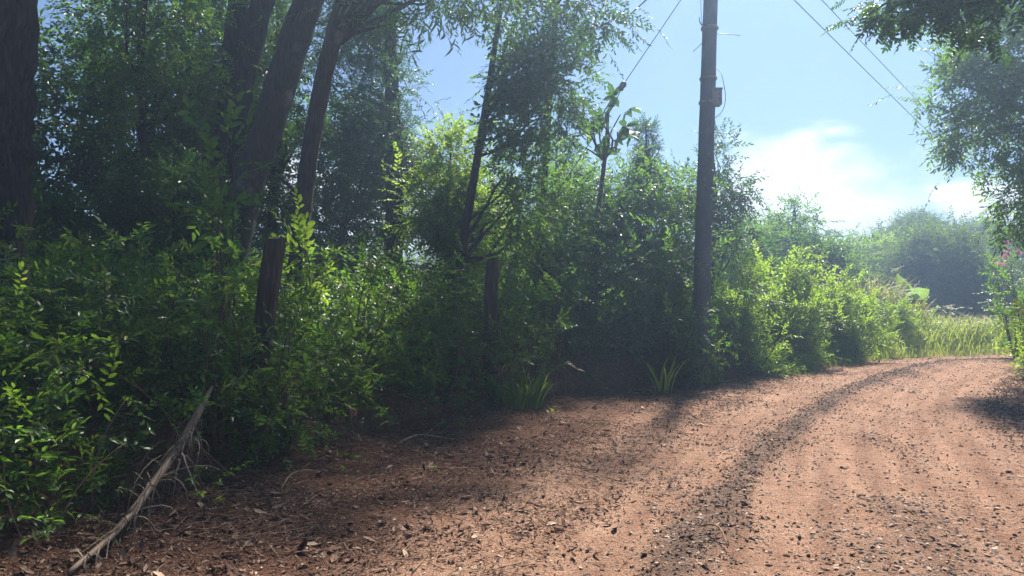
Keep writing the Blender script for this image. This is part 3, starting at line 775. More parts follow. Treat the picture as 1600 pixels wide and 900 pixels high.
weeds('bank_trailers', 'thin dark trailing weeds along the bank face', 420, -.1, .7, 4.0, 13.5, lambda X, Y, e, rng: rng.uniform(.05, .3, len(X)), S_ALT, LEAF_GLOSSY, 4, 304, (.3, .6))

# single shrubs and saplings one can point at
def shrub(name, label, px_, Y, top_py, wpx, sprays, leafm, n, seed, scale=(.7, 1.1), group=None, stems=7, droop=.05, cat='shrub', low=.12, flat=False):
    rng = np.random.default_rng(seed); b = base_at(px_, Y, .03); H = at(px_, top_py, Y)[2] - b[2]; W = wpx / F_PX * Y / 2
    root = thing(name, label, cat, b, group)
    g = Geo(); P, D = [], []
    for s in range(stems):
        a = rng.uniform(0, 6.28); rr = W * math.sqrt(rng.random()); h = H * (1 - .45 * (rr / W) ** 2) * rng.uniform(.82, 1.02)
        tip = np.array([math.cos(a) * rr, math.sin(a) * rr, h])
        t = np.linspace(0, 1, 7)[:, None]
        pts = tip * np.hstack([t ** 1.4, t ** 1.4, t]) + np.sin(t * 3.1) * rng.normal(size=3) * .04 * H
        g.tube(pts, [.006 + .006 * H, .003], 5)
        for q in range(max(1, n // stems)):
            u = low + (1 - low) * rng.random() ** .75
            p = np.array([np.interp(u, t[:, 0], pts[:, i]) for i in range(3)]) + rng.normal(size=3) * .05 * W
            P.append(p); dd = np.array([p[0] / (W + .01), p[1] / (W + .01), .25 + droop]) * .6 + rng.normal(size=3) * .55
            if flat: dd[2] = dd[2] * .3 - .1
            D.append(dd)
        P.append(pts[-1]); D.append(np.array([math.cos(a) * .4, math.sin(a) * .4, .9]))
    put('stem', g.mesh('stem', [TWIG]), root)
    put('foliage', bake('foliage', sprays, np.array(P), np.array(D), rng.uniform(*scale, len(P)), [leafm, TWIG], rng), root)
    return root
UG = 'shrubs and saplings growing on the bank'
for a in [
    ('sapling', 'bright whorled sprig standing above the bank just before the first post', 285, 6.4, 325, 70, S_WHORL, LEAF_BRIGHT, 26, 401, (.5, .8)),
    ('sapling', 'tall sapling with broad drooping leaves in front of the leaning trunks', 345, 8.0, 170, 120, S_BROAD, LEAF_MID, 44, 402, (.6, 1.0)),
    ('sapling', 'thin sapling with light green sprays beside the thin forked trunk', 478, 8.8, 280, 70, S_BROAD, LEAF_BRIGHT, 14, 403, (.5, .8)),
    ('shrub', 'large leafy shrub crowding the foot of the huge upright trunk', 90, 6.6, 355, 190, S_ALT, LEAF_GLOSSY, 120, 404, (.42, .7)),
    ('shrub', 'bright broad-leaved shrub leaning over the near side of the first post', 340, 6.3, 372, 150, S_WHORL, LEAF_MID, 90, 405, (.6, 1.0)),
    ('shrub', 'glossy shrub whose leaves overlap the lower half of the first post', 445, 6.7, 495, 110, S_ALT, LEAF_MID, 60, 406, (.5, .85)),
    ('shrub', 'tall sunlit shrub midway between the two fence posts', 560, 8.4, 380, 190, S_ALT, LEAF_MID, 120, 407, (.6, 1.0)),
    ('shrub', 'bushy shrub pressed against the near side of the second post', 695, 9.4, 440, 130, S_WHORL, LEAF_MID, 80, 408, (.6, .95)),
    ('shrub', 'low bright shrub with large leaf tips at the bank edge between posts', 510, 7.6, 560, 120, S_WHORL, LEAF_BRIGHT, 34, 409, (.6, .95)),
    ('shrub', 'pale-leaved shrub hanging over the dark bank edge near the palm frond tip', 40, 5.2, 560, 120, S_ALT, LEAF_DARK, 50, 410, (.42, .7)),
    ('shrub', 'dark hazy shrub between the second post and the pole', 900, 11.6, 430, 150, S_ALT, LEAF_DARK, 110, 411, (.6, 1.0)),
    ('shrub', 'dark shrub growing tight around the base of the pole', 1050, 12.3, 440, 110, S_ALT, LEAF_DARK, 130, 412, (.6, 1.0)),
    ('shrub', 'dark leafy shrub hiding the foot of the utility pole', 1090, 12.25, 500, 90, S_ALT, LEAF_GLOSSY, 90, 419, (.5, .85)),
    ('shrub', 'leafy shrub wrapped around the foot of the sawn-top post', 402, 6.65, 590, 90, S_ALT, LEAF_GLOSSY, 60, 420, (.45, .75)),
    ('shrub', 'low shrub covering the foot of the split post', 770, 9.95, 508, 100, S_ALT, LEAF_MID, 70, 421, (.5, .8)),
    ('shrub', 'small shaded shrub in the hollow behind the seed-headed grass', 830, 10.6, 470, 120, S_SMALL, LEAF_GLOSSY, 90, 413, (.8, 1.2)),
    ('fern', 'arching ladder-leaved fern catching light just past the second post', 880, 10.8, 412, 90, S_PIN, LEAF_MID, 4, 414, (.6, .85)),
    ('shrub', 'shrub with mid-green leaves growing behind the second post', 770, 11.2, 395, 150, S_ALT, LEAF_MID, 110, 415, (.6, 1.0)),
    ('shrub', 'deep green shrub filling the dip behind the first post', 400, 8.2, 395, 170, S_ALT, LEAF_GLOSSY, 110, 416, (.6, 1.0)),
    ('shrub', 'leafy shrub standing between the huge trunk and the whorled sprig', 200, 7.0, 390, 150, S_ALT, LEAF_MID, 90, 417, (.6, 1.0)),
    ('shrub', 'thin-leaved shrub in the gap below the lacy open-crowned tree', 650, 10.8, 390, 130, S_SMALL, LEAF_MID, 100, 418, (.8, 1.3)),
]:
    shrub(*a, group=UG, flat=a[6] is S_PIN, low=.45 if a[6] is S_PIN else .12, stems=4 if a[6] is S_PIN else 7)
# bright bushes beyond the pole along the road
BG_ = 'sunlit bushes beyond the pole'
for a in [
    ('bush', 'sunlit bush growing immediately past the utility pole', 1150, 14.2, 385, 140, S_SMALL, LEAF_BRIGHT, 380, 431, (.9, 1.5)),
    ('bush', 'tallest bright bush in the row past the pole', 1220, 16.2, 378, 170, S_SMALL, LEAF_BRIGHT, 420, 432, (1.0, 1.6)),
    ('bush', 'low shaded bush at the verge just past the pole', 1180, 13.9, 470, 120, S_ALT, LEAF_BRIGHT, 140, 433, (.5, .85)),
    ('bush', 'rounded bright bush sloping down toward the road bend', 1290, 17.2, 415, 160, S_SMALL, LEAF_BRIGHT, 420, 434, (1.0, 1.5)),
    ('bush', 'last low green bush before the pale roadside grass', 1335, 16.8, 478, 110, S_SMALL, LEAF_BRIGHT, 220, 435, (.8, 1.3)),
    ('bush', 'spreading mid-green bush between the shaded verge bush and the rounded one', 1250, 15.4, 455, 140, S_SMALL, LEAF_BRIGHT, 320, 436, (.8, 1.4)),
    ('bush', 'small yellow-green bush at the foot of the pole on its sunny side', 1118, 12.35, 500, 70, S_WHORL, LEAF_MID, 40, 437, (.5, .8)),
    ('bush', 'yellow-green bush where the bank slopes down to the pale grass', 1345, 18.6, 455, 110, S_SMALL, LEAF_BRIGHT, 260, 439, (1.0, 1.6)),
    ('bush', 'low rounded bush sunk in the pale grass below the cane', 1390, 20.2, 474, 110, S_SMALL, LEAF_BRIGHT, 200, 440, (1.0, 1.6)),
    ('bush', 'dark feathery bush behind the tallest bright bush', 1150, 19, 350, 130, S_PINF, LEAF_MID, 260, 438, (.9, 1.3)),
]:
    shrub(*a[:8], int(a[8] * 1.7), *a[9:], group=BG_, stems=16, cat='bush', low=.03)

def roadside_weeds():
    rng = np.random.default_rng(445); n = 5200
    kk = np.nonzero((CL[:, 1] > 12.4) & (CL[:, 1] < 15.8))[0]; k = rng.choice(kk, n); e = rng.uniform(.35, 3.2, n); dd = HW[k] + e
    X = CL[k, 0] + NRM[k, 0] * dd + rng.normal(0, .15, n); Y = CL[k, 1] + NRM[k, 1] * dd + rng.normal(0, .15, n)
    h = (.15 + .75 * sstep(.3, 1.8, e) + .3 * fbm(X * .9, Y * .9, 8.0, 3)) * rng.random(n) ** .6
    P = np.stack([X, Y, ground_z(X, Y) + .03 + np.clip(h, 0, 2)], 1); D = np.stack([rng.normal(0, .7, n), rng.normal(-.1, .7, n), rng.normal(.35, .4, n)], 1)
    tag(put('roadside_weeds', bake('roadside_weeds', S_SMALL, P, D, rng.uniform(.8, 1.4, n), [LEAF_BRIGHT, TWIG], rng)), 'sunlit leafy weeds filling in below the bushes past the pole', 'weeds', kind='stuff')
roadside_weeds()

# ------------------------------------------------------------------ grasses
def blade_templ(rng, L=1.0, w=.02, curl=1.0):
    t = np.linspace(0, 1, 6); ang = 1.35 - curl * rng.uniform(.7, 1.3) * t ** 1.3 * 1.6
    st = L / 5; x = np.concatenate([[0], np.cumsum(np.cos(ang[:-1]) * st)]); z = np.concatenate([[0], np.cumsum(np.sin(ang[:-1]) * st)])
    ww = w * np.array([.6, 1, 1, .85, .5, .05]); V = np.empty((12, 3)); y0 = .04 * L * t ** 2 * rng.uniform(-1, 1)
    V[0::2] = np.stack([x, y0 - ww / 2, z], 1); V[1::2] = np.stack([x, y0 + ww / 2, z + ww * .2], 1)
    F = []
    for i in range(5): F += [(2 * i, 2 * i + 1, 2 * i + 3), (2 * i, 2 * i + 3, 2 * i + 2)]
    return V, np.array(F), np.zeros(10, int)
rb = np.random.default_rng(51)
BL = [blade_templ(rb, 1, .03, c) for c in (.35, .6, .8, 1.0, 1.2, .5)]
BLW = [blade_templ(rb, 1, .07, c) for c in (.7, 1.0, 1.2, 1.35, .5)]
def blades(P, L, rng, templ, spread=.25):
    a = rng.uniform(0, 6.28, len(P)); d = np.stack([np.cos(a), np.sin(a), np.zeros(len(P))], 1)
    return templ, P, d, L
def plume_templ(rng):
    V, F, k = [], [], 0
    for i in range(26):
        u = i / 25; p = np.array([.02 * math.sin(u * 3), 0, .0 + u * .42]); a = rng.uniform(0, 6.28); l = .07 * (1 - .6 * u) * rng.uniform(.6, 1.2)
        q = p + np.array([math.cos(a) * l, math.sin(a) * l, l * .9]); s = np.array([-math.sin(a), math.cos(a), 0]) * .007
        V += [p - s, p + s, q]; F.append((k, k + 1, k + 2)); k += 3
    V = np.array(V); V = np.stack([V[:, 2], V[:, 1], -V[:, 0] - .5 * V[:, 2] ** 2], 1)
    return V, np.array(F), np.zeros(len(F), int)
PL = [plume_templ(rb) for _ in range(4)]
def grass_clump(name, label, cat, pos, n, L, r, m, seed, templ=BL, plumes=0, group=None, pl_mat=PLUME, pscale=1.0):
    rng = np.random.default_rng(seed); b = np.array([pos[0], pos[1], gz(pos[0], pos[1]) - .02])
    root = thing(name, label, cat, b, group)
    rr = r * np.sqrt(rng.random(n)); a = rng.uniform(0, 6.28, n)
    P = np.stack([rr * np.cos(a), rr * np.sin(a), np.zeros(n)], 1)
    P[:, 2] = ground_z(P[:, 0] + b[0], P[:, 1] + b[1]) - b[2] - .02
    d = P * .8 / max(r, .01) + rng.normal(size=P.shape) * .6; d[:, 2] = 0
    put('blades', bake('blades', templ, P, d, L * rng.uniform(.55, 1.1, n), [m], rng, .1), root)
    if plumes:
        g = Geo(); Q, D = [], []
        for i in range(plumes):
            a = rng.uniform(0, 6.28); r1 = r * .7 * math.sqrt(rng.random()); h = L * rng.uniform(.6, 1.05)
            p0 = np.array([r1 * math.cos(a), r1 * math.sin(a), 0]); lean = np.array([math.cos(a), math.sin(a)]) * rng.uniform(.1, .5) * L + rng.normal(size=2) * .08
            t = np.linspace(0, 1, 6)[:, None]
            pts = p0 + np.hstack([lean * t ** 2, h * (t - .22 * t ** 3) * 1.25])
            g.tube(pts, [.006, .003], 4); Q.append(pts[-1] - (pts[-1] - pts[-2]) * .3); D.append(pts[-1] - pts[-2] + np.array([0, 0, -.12]))
        put('stalks', g.mesh('stalks', [m]), root)
        sc_ = rng.uniform(.7, 1.2, plumes) * pscale
        if plumes < 12:
            for q_, d_, c_ in zip(Q, D, sc_): put('seed_head', bake('seed_head', PL, np.array([q_]), np.array([d_]), np.array([c_]), [pl_mat], rng, 1.5), root)
        else: put('plumes', bake('plumes', PL, np.array(Q), np.array(D), sc_, [pl_mat], rng, 1.5), root)
    return root
CG = 'tall cane grass clumps at the bend'
for lb, px_, Y, n, L, r, pl, sd in [
    ('tall tawny cane grass clump arching highest behind the bright bushes', 1335, 22, 520, 2.1, .8, 30, 501),
    ('tawny cane grass clump drooping in front of the banana plant', 1390, 22.5, 460, 1.5, .7, 26, 502),
    ('silvery plumed cane grass clump past the pale grass mound', 1465, 23, 460, 1.05, 1.0, 40, 503),
    ('low plumed cane grass clump nearest the dark trees at the bend', 1512, 24, 420, .85, 1.0, 44, 504),
    ('feathery cane grass clump hidden between the tawny clumps and the bushes', 1300, 19.5, 260, 1.6, .7, 10, 505)]:
    x = (px_ - 800) / F_PX * Y
    grass_clump('cane_grass', lb, 'tall grass', (x, Y), n, L, r, GRASS_DRY if sd != 505 else GRASS, sd, BL, max(12, pl // 2), CG, pscale=1.1)
grass_clump('grass_clump', 'seed-headed grass clump spilling over the bank past the second post', 'grass clump', (at(815, 600, 9.9)[0], 9.9), 80, .62, .26, LEAF_GLOSSY, 511, BL, 9, pscale=.55)
grass_clump('grass_tuft', 'upright broad-bladed grass tuft at the bank foot before the pole', 'grass tuft', gp(1035, 612), 12, .62, .12, GRASS, 512, [BLW[0], BLW[4]], 0)
grass_clump('grass_tuft', 'arching broad-bladed grass tuft right at the pole foot', 'grass tuft', gp(1098, 598), 11, .62, .10, GRASS, 513, BLW[:4], 0)

def grass_field(name, label, X, Y, L, m, seed, templ=BL):
    rng = np.random.default_rng(seed); P = np.stack([X, Y, ground_z(X, Y) - .02], 1)
    a = rng.uniform(0, 6.28, len(X)); d = np.stack([np.cos(a), np.sin(a), 0 * a], 1)
    return tag(put(name, bake(name, templ, P, d, L * rng.uniform(.5, 1.15, len(X)), [m], rng, .1)), label, 'grass', kind='stuff')
# pale grass mound at the bend (left verge), fringe along the left verge past the pole
def verge(rng, n, y0, y1, side, e0, e1):
    kk = np.nonzero((CL[:, 1] > y0) & (CL[:, 1] < y1))[0]; k = rng.choice(kk, n)
    e = rng.uniform(e0, e1, n); dd = side * (HW[k] + e)
    return CL[k, 0] + NRM[k, 0] * dd + rng.normal(0, .2, n), CL[k, 1] + NRM[k, 1] * dd + rng.normal(0, .2, n), e
rv = np.random.default_rng(61)
X, Y, e = verge(rv, 17000, 15.5, 22.5, 1, .2, 2.6)
grass_field('roadside_grass', 'pale fine grass mounded along the outside of the bend', X, Y, .28 + .62 * sstep(.2, 1.3, e) + .45 * sstep(1.2, 2.4, e) * sstep(22, 18.5, Y), GRASS, 62)
X, Y, e = verge(rv, 5200, 12.8, 17, 1, .05, .9)
grass_field('verge_grass', 'short bright grass fringe below the sunlit bushes', X, Y, .12 + .30 * sstep(.1, .8, e), GRASS, 63)
X, Y, e = verge(rv, 4200, 9.5, 19, -1, .05, 1.6)
grass_field('verge_grass', 'bright grass along the inside edge of the bend', X, Y, .10 + .25 * sstep(.1, 1.0, e), GRASS, 64)
X, Y, e = verge(rv, 3500, 22, 30, 1, .3, 4)
grass_field('roadside_grass', 'distant pale grass where the road drops away', X, Y, .35 + 0 * e, GRASS, 65)

# small seedlings in the litter
def seedling(label, px_, py_, h, n, seed, m=LEAF_BRIGHT, leaf=S_WHORL, sc=.7):
    p = gp(px_, py_); rng = np.random.default_rng(seed); b = np.array([p[0], p[1], float(surf_z([p[0]], [p[1]])[0])])
    root = thing('seedling', label, 'seedling', b, 'small green seedlings in the litter')
    g = Geo(); g.tube([(0, 0, -.01), (.01, 0, h * .6), (.015, .01, h)], [.003, .002], 5); put('stem', g.mesh('stem', [TWIG]), root)
    a = np.arange(n) * 2.4; u = np.linspace(.45, 1, n)
    P = np.stack([a * 0 + .012, a * 0, h * u], 1); D = np.stack([np.cos(a), np.sin(a), a * 0 + .5], 1)
    put('leaves', bake('leaves', leaf, P, D, np.full(n, sc * h), [m, TWIG], rng), root)
seedling('bright green seedling standing beside the fallen palm frond', 320, 806, .20, 5, 71, sc=2.6)
seedling('tiny lone seedling in the open leaf litter below the first post', 538, 744, .07, 3, 72, sc=4)
seedling('tiny seedling with two clustered leaves beside the forked stick', 560, 728, .08, 3, 73, sc=4)
seedling('small leafy seedling at the bank foot near the seed-headed grass', 860, 655, .12, 4, 74, sc=3)
seedling('small seedling in sunlit litter at the road edge', 676, 740, .06, 3, 75, sc=4)
shrub('low_plant', 'lance-leaved low plant drooping beside the palm frond leaflets', 160, 5.3, 735, 110, S_NARROW, LEAF_GLOSSY, 22, 76, (.5, .75), cat='plant', group='low plants by the palm frond')
shrub('low_plant', 'pale lance-leaved low plant close to the branch stub', 85, 4.7, 780, 100, S_NARROW, LEAF_GLOSSY, 16, 77, (.5, .7), cat='plant', group='low plants by the palm frond')

# ------------------------------------------------------------------ fallen palm frond
def palm_frond():
    rng = np.random.default_rng(81)
    a = at(112, 908, 4.05); a[2] = gz(a[0], a[1]) + .03
    pts = [a, at(190, 822, 4.6), at(255, 735, 5.15), at(298, 668, 5.6), at(332, 604, 6.0)]
    P = catmull(pts, 7); base = P[0].copy()
    P[:, 2] = np.maximum(P[:, 2], ground_z(P[:, 0], P[:, 1]) + .025)
    root = thing('palm_frond', 'long fallen palm frond with dry midrib leaning up onto the bank', 'palm frond', base)
    g = Geo(); g.tube(P - base, [.014, .02, .025, .03, .034, .012], 8, rough=.1)
    put('midrib', g.mesh('midrib', [STRAW]), root)
    g = Geo()
    n = len(P)
    for i in range(170):
        u = rng.uniform(.02, .80) ** .85; q = np.array([np.interp(u, np.linspace(0, 1, n), P[:, j]) for j in range(3)])
        sd = 1 if rng.random() < .3 else -1
        out = np.array([.75 * sd, -.35 * sd, 0]) + np.array([rng.normal() * .8, rng.normal() * .8, 0]) - np.array([.25, .35, 0]) * rng.random()
        L = rng.uniform(.16, .42) * (1 if u > .2 else .6); t = np.linspace(0, 1, 8)
        lift = rng.uniform(.02, .35) * L; cu = rng.normal(0, .35, 2); wv = .05 * L * np.sin(t * rng.uniform(3, 8))
        x = q[0] + out[0] * L * t * (1 - .45 * t) + cu[0] * L * t ** 2 + wv; y = q[1] + out[1] * L * t * (1 - .45 * t) + cu[1] * L * t ** 2
        z = q[2] + 4 * lift * t * (1 - t) - (q[2] * 0 + L * .75) * t ** 2
        z = np.maximum(z, ground_z(x, y) + .012 + .03 * rng.random())
        side = np.array([-out[1], out[0], .3]); side /= np.linalg.norm(side)
        g.strip(np.stack([x, y, z], 1) - base, [.006, .011, .008, .002], side)
    put('leaflets', g.mesh('leaflets', [STRAW], False), root)
palm_frond()

# ------------------------------------------------------------------ fence posts and wire
def post(label, top, foot, w, seed, split=False):
    rng = np.random.default_rng(seed); top, foot = np.array(top), np.array(foot); foot[2] = gz(foot[0], foot[1]) - .15
    root = thing('fence_post', label, 'fence post', foot, 'rough timber fence posts')
    ax = top - foot; nseg = 14; g = Geo()
    prof = np.array([(-.5, -.42), (-.3, -.5), (.32, -.5), (.5, -.35), (.5, .4), (.35, .5), (-.35, .5), (-.5, .38)])
    V = []
    for i in range(nseg + 1):
        t = i / nseg; c = ax * t; s = w * (1.06 - .1 * t)
        jit = 1 + .07 * np.array([vnoise(np.array([j * 1.3]), np.array([t * 5]), seed * 1.7)[0] for j in range(8)])
        q = prof * s * jit[:, None]
        topcut = (.04 * w / .2 * q[:, 0] / w if i == nseg else 0) + (rng.uniform(-.012, .012, 8) if i == nseg else 0)
        V.append(np.stack([c[0] + q[:, 0], c[1] + q[:, 1], c[2] + q[:, 0] * 0 + topcut], 1))
    V = np.vstack(V); F = []
    for i in range(nseg):
        for j in range(8): F.append((i * 8 + j, i * 8 + (j + 1) % 8, (i + 1) * 8 + (j + 1) % 8, (i + 1) * 8 + j))
    g.add(V, F, 0); g.add(V[-8:], [tuple(range(8))], 1)
    put('shaft', g.mesh('shaft', [WOOD, CUT], False), root)
    return root
p1t, p1f = at(430, 374, 7.0), at(392, 655, 7.0)
p2t, p2f = at(769, 404, 10.3), at(763, 570, 10.3)
p0t = p1t + (p1t - p2t) * .9; p0t[2] = p1t[2] - .05
post('thick weathered post with pale sawn top leaning out of the bank bushes', p1t, p1f, .16, 1)
post('thinner split post with sunlit side standing farther along the bank', p2t, p2f, .17, 2)
def wire(label, A, B, dz, r=.0035, sag=.06):
    t = np.linspace(0, 1, 16)[:, None]; P = A + (B - A) * t; P[:, 2] += dz - sag * 4 * (t * (1 - t))[:, 0]
    P[:, 1] -= .105
    g = Geo(); base = P[0].copy(); g.tube(P - base, r, 4)
    for i in range(1, 60):
        u = i / 60; q = A + (B - A) * u; q = q + np.array([0, -.105, dz - sag * 4 * u * (1 - u)]) - base
        for s in (-1, 1): g.tube([q + np.array([-.012, s * .004, -.02 * s]), q + np.array([.012, -s * .004, .02 * s])], [.0025, .0015], 3)
    tag(put('barbed_wire', g.mesh('barbed_wire', [CABLE]), loc=base), label, 'barbed wire', 'barbed wire strands of the fence')
wire('top barbed wire strand running between the sawn-top post and the split post', p1t, p2t, -.12)
wire('barbed wire strand running on from the split post into the bushes', p2t, at(900, 408, 11.4), -.06)
# vine trailing on the wire
def wire_vine():
    rng = np.random.default_rng(91); A, B = at(705, 398, 10.2), at(835, 408, 10.2); base = A.copy()
    root = thing('climbing_vine', 'thin leafy vine trailing along the wire at the split post', 'vine', base)
    t = np.linspace(0, 1, 12)[:, None]; P = A + (B - A) * t; P[:, 2] += .04 * np.sin(t[:, 0] * 9)
    g = Geo(); g.tube(P - base, .005, 4); put('stem', g.mesh('stem', [TWIG]), root)
    Q = P[rng.integers(0, 12, 16)] + rng.normal(size=(16, 3)) * .03
    put('leaves', bake('leaves', S_SMALL, Q - base, rng.normal(size=(16, 3)) + np.array([0, 0, .3]), rng.uniform(.4, .8, 16), [LEAF_BRIGHT, TWIG], rng), root)
wire_vine()

# ------------------------------------------------------------------ utility pole and lines
PB = base_at(1091, 12.9, .3); PT = at(1122, -290, 13.0)
def pole_pt(z):
    t = (z - PB[2]) / (PT[2] - PB[2]); return PB + (PT - PB) * t
def utility_pole():
    root = thing('utility_pole', 'tall grey utility pole tilting slightly beside the dirt road', 'utility pole', PB)
    g = Geo(); n = 24; prof = np.linspace(0, 2 * np.pi, 12, endpoint=False)
    g.tube([PB + (PT - PB) * i / n - PB for i in range(n + 1)], [.155, .105], 16, rough=.05)
    put('shaft', g.mesh('shaft', [CONCRETE]), root)
    c = pole_pt(at(0, 139, 12.4)[2]) - PB
    g = Geo(); g.box(c + np.array([.13, -.03, 0]), (.16, .2, .25)); g.box(c + np.array([.13, -.03, .14]), (.18, .22, .03)); me = g.mesh('meter_box', [METAL], False)
    put('junction_box', me, root)
    for pyy in (120, 158, 40, -40):
        c = pole_pt(at(0, pyy, 12.9)[2]) - PB; g = Geo(); g.tube([c - (0, 0, .02), c + (0, 0, .02)], .148, 18); put('metal_band', g.mesh('metal_band', [METAL]), root)
    g = Geo()
    c = pole_pt(at(0, 32, 12.4)[2]) - PB; g.tube([c, c + np.array([.22, -.05, -.01]), c + np.array([.5, -.1, -.06])], [.008, .006], 5)
    c = pole_pt(at(0, 45, 12.4)[2]) - PB; g.tube([c, c + np.array([-.14, -.05, -.04]), c + np.array([-.30, -.1, -.2])], [.008, .006], 5)
    put('step_rod', g.mesh('step_rod', [METAL]), root)
    c = pole_pt(at(0, 22, 12.4)[2]) - PB; g = Geo(); g.tube(catmull([c, c + np.array([-.13, -.05, .02]), c + np.array([-.18, -.05, .09]), c + np.array([-.19, -.05, .17])], 5), [.014, .008], 6)
    put('hook', g.mesh('hook', [METAL]), root)
    g = Geo(); a = pole_pt(at(0, 88, 12.4)[2]); pts = [a + np.array([.10, -.06, 0]), at(1129, 115, 12.35), at(1135, 150, 12.35), at(1130, 172, 12.35), at(1117, 184, 12.3), at(1104, 200, 12.25)]
    g.tube(catmull(pts, 8) - PB, .0055, 5)
    b = pole_pt(at(0, 5, 12.4)[2]); pts = [at(1098, -60, 12.3), at(1097, 0, 12.3), at(1099, 40, 12.3), at(1103, 62, 12.3)]
    g.tube(catmull(pts, 6) - PB, .004, 4)
    put('drop_wire', g.mesh('drop_wire', [CABLE]), root)
    for pyy in (-130, -175, -230):
        q = pole_pt(at(0, pyy, 12.5)[2]) - PB; e_ = np.array([.16, -.08, 0]); g = Geo()
        g.tube([q, q + e_ * .9, q + e_], .012, 6); g.tube([q + e_ + (0, 0, -.03), q + e_ + (0, 0, .03), q + e_ + (0, 0, .04), q + e_ + (0, 0, .1)], [.03, .05, .03], 8)
        put('insulator', g.mesh('insulator', [METAL]), root)
utility_pole()
def line(name, label, A, B, sag, r, group):
    t = np.linspace(0, 1, 40)[:, None]; P = A + (B - A) * t; P[:, 2] -= sag * 4 * (t * (1 - t))[:, 0]
    g = Geo(); base = P[0].copy(); g.tube(P - base, r, 5, cap=False)
    tag(put(name, g.mesh(name, [CABLE]), loc=base), label, 'power line', group)
LG = 'overhead power lines'
def through(pa, ya, pb, yb, t0, t1):
    a, b = at(*pa, ya), at(*pb, yb); return a + (b - a) * t0, a + (b - a) * t1
# each runs from the pole's cross-arm to the next pole far round the bend
tA = PT + np.array([0, -.13, -.2]); 
A, B = at(1118, -130, 12.5), at(1590, 335, 48); line('power_line', 'lower of the twin overhead wires sloping into the bend trees', A, B, .12, .011, LG)
A, B = at(1128, -175, 12.5), at(1545, 268, 48); line('power_line', 'upper of the twin overhead wires sloping into the bend trees', A, B, .08, .011, LG)
A, B = at(1135, -230, 12.6), at(1500, 122, 30); line('power_line', 'separate short-looking wire vanishing behind the tall roadside tree', A, B, .1, .008, LG)
def guy():
    A = pole_pt(7.4); B = at(715, 560, 12.6); B[2] = gz(B[0], B[1])
    ins = at(973, 133, 12.45); base = B.copy()
    root = thing('guy_wire', 'slanting guy wire with a round insulator running down from the pole', 'guy wire', base)
    g = Geo(); g.tube([A - base, ins - base], .007, 5); put('upper_cable', g.mesh('upper_cable', [CABLE]), root)
    g = Geo(); g.tube([ins - base, at(962, 160, 12.45) - base, B - base], .007, 5); put('lower_cable', g.mesh('lower_cable', [CABLE]), root)
    d = (A - ins) / np.linalg.norm(A - ins); g = Geo()
    g.tube([ins - base - d * .09, ins - base - d * .06, ins - base - d * .02, ins - base + d * .02, ins - base + d * .06, ins - base + d * .09], [.02, .055, .045, .055, .05, .02], 10)
    put('insulator', g.mesh('insulator', [METAL]), root)
guy()
# small-leaved climber on the pole
def pole_vine():
    rng = np.random.default_rng(95); z0, z1 = gz(PB[0], PB[1]) + .3, at(0, 165, 12.4)[2]; n = 90
    base = PB + np.array([0, 0, .3]); root = thing('climbing_vine', 'sparse small-leaved climber winding up the utility pole', 'vine', base)
    t = np.linspace(0, 1, 40); P = np.array([pole_pt(z0 + (z1 - z0) * u) + np.array([.15 * math.cos(u * 9 + 4), .15 * math.sin(u * 9 + 4), 0]) for u in t])
    g = Geo(); g.tube(P - base, [.008, .003], 4); put('stem', g.mesh('stem', [TWIG]), root)
    u = rng.random(n) ** .8; Q = np.array([pole_pt(z0 + (z1 - z0) * a) for a in u]); D = rng.normal(size=(n, 3)); D[:, 0] += np.where(rng.random(n) < .6, .8, -.8)
    D /= np.linalg.norm(D, axis=1)[:, None]; Q = Q + D * .15
    put('leaves', bake('leaves', S_SMALL, Q - base, D, rng.uniform(.35, .75, n), [LEAF_DARK, TWIG], rng), root)
pole_vine()

# ------------------------------------------------------------------ right-hand tree and edge plants
RT = np.array([11.3, 12.8, 0]); RT[2] = gz(RT[0], RT[1]) - .1
tree('roadside_tree', 'tall roadside tree across from the pole with crown overhanging the road', 'tree',
     [RT, RT + (.1, 0, 2.2), RT + (0, .1, 4.2), RT + (-.2, 0, 6.5), RT + (-.3, -.2, 9)], [.28, .22, .19, .14, .03],
     [E(1590, 90, 12.6, 100, 75, 0.8), E(1560, 200, 12.7, 62, 60, 0.7), E(1500, 130, 12.6, 42, 35, .7), E(1515, 210, 12.7, 38, 24, .5), E(1610, 290, 12.8, 50, 80, 0.8), E(1535, 60, 12.6, 45, 40, .7),
      E(1490, 263, 12.7, 34, 8, .25), E(1650, 150, 12.6, 90, 130, 1.1), E(1680, -60, 12.6, 160, 100, 1.4)],
     S_ALT, LEAF_MID, 190, 21, .22, 601, branches=40, sscale=(.6, 1.05), start=.25)
tree('roadside_tree', 'second roadside tree reaching a feathery branch over the wires', 'tree',
     [np.array([4.9, 2.9, gz(4.9, 2.9) - .1]), np.array([4.85, 3.2, 1.6]), np.array([4.5, 3.8, 2.9]), np.array([3.7, 4.4, 3.55]), np.array([2.9, 4.8, 3.5])], [.10, .08, .06, .04, .012],
     [E(1420, -8, 4.9, 70, 28, .35), E(1395, 12, 4.9, 34, 14, .2), E(1366, 18, 4.9, 20, 10, .12), E(1480, -20, 4.8, 50, 36, .4), E(1545, 10, 4.8, 40, 26, .35)], S_PIN, LEAF_DARK, 62, 7, .075, 602, branches=40, sscale=(.24, .42), droop=-.4, start=.5)
RB = 'plants along the inside of the bend'
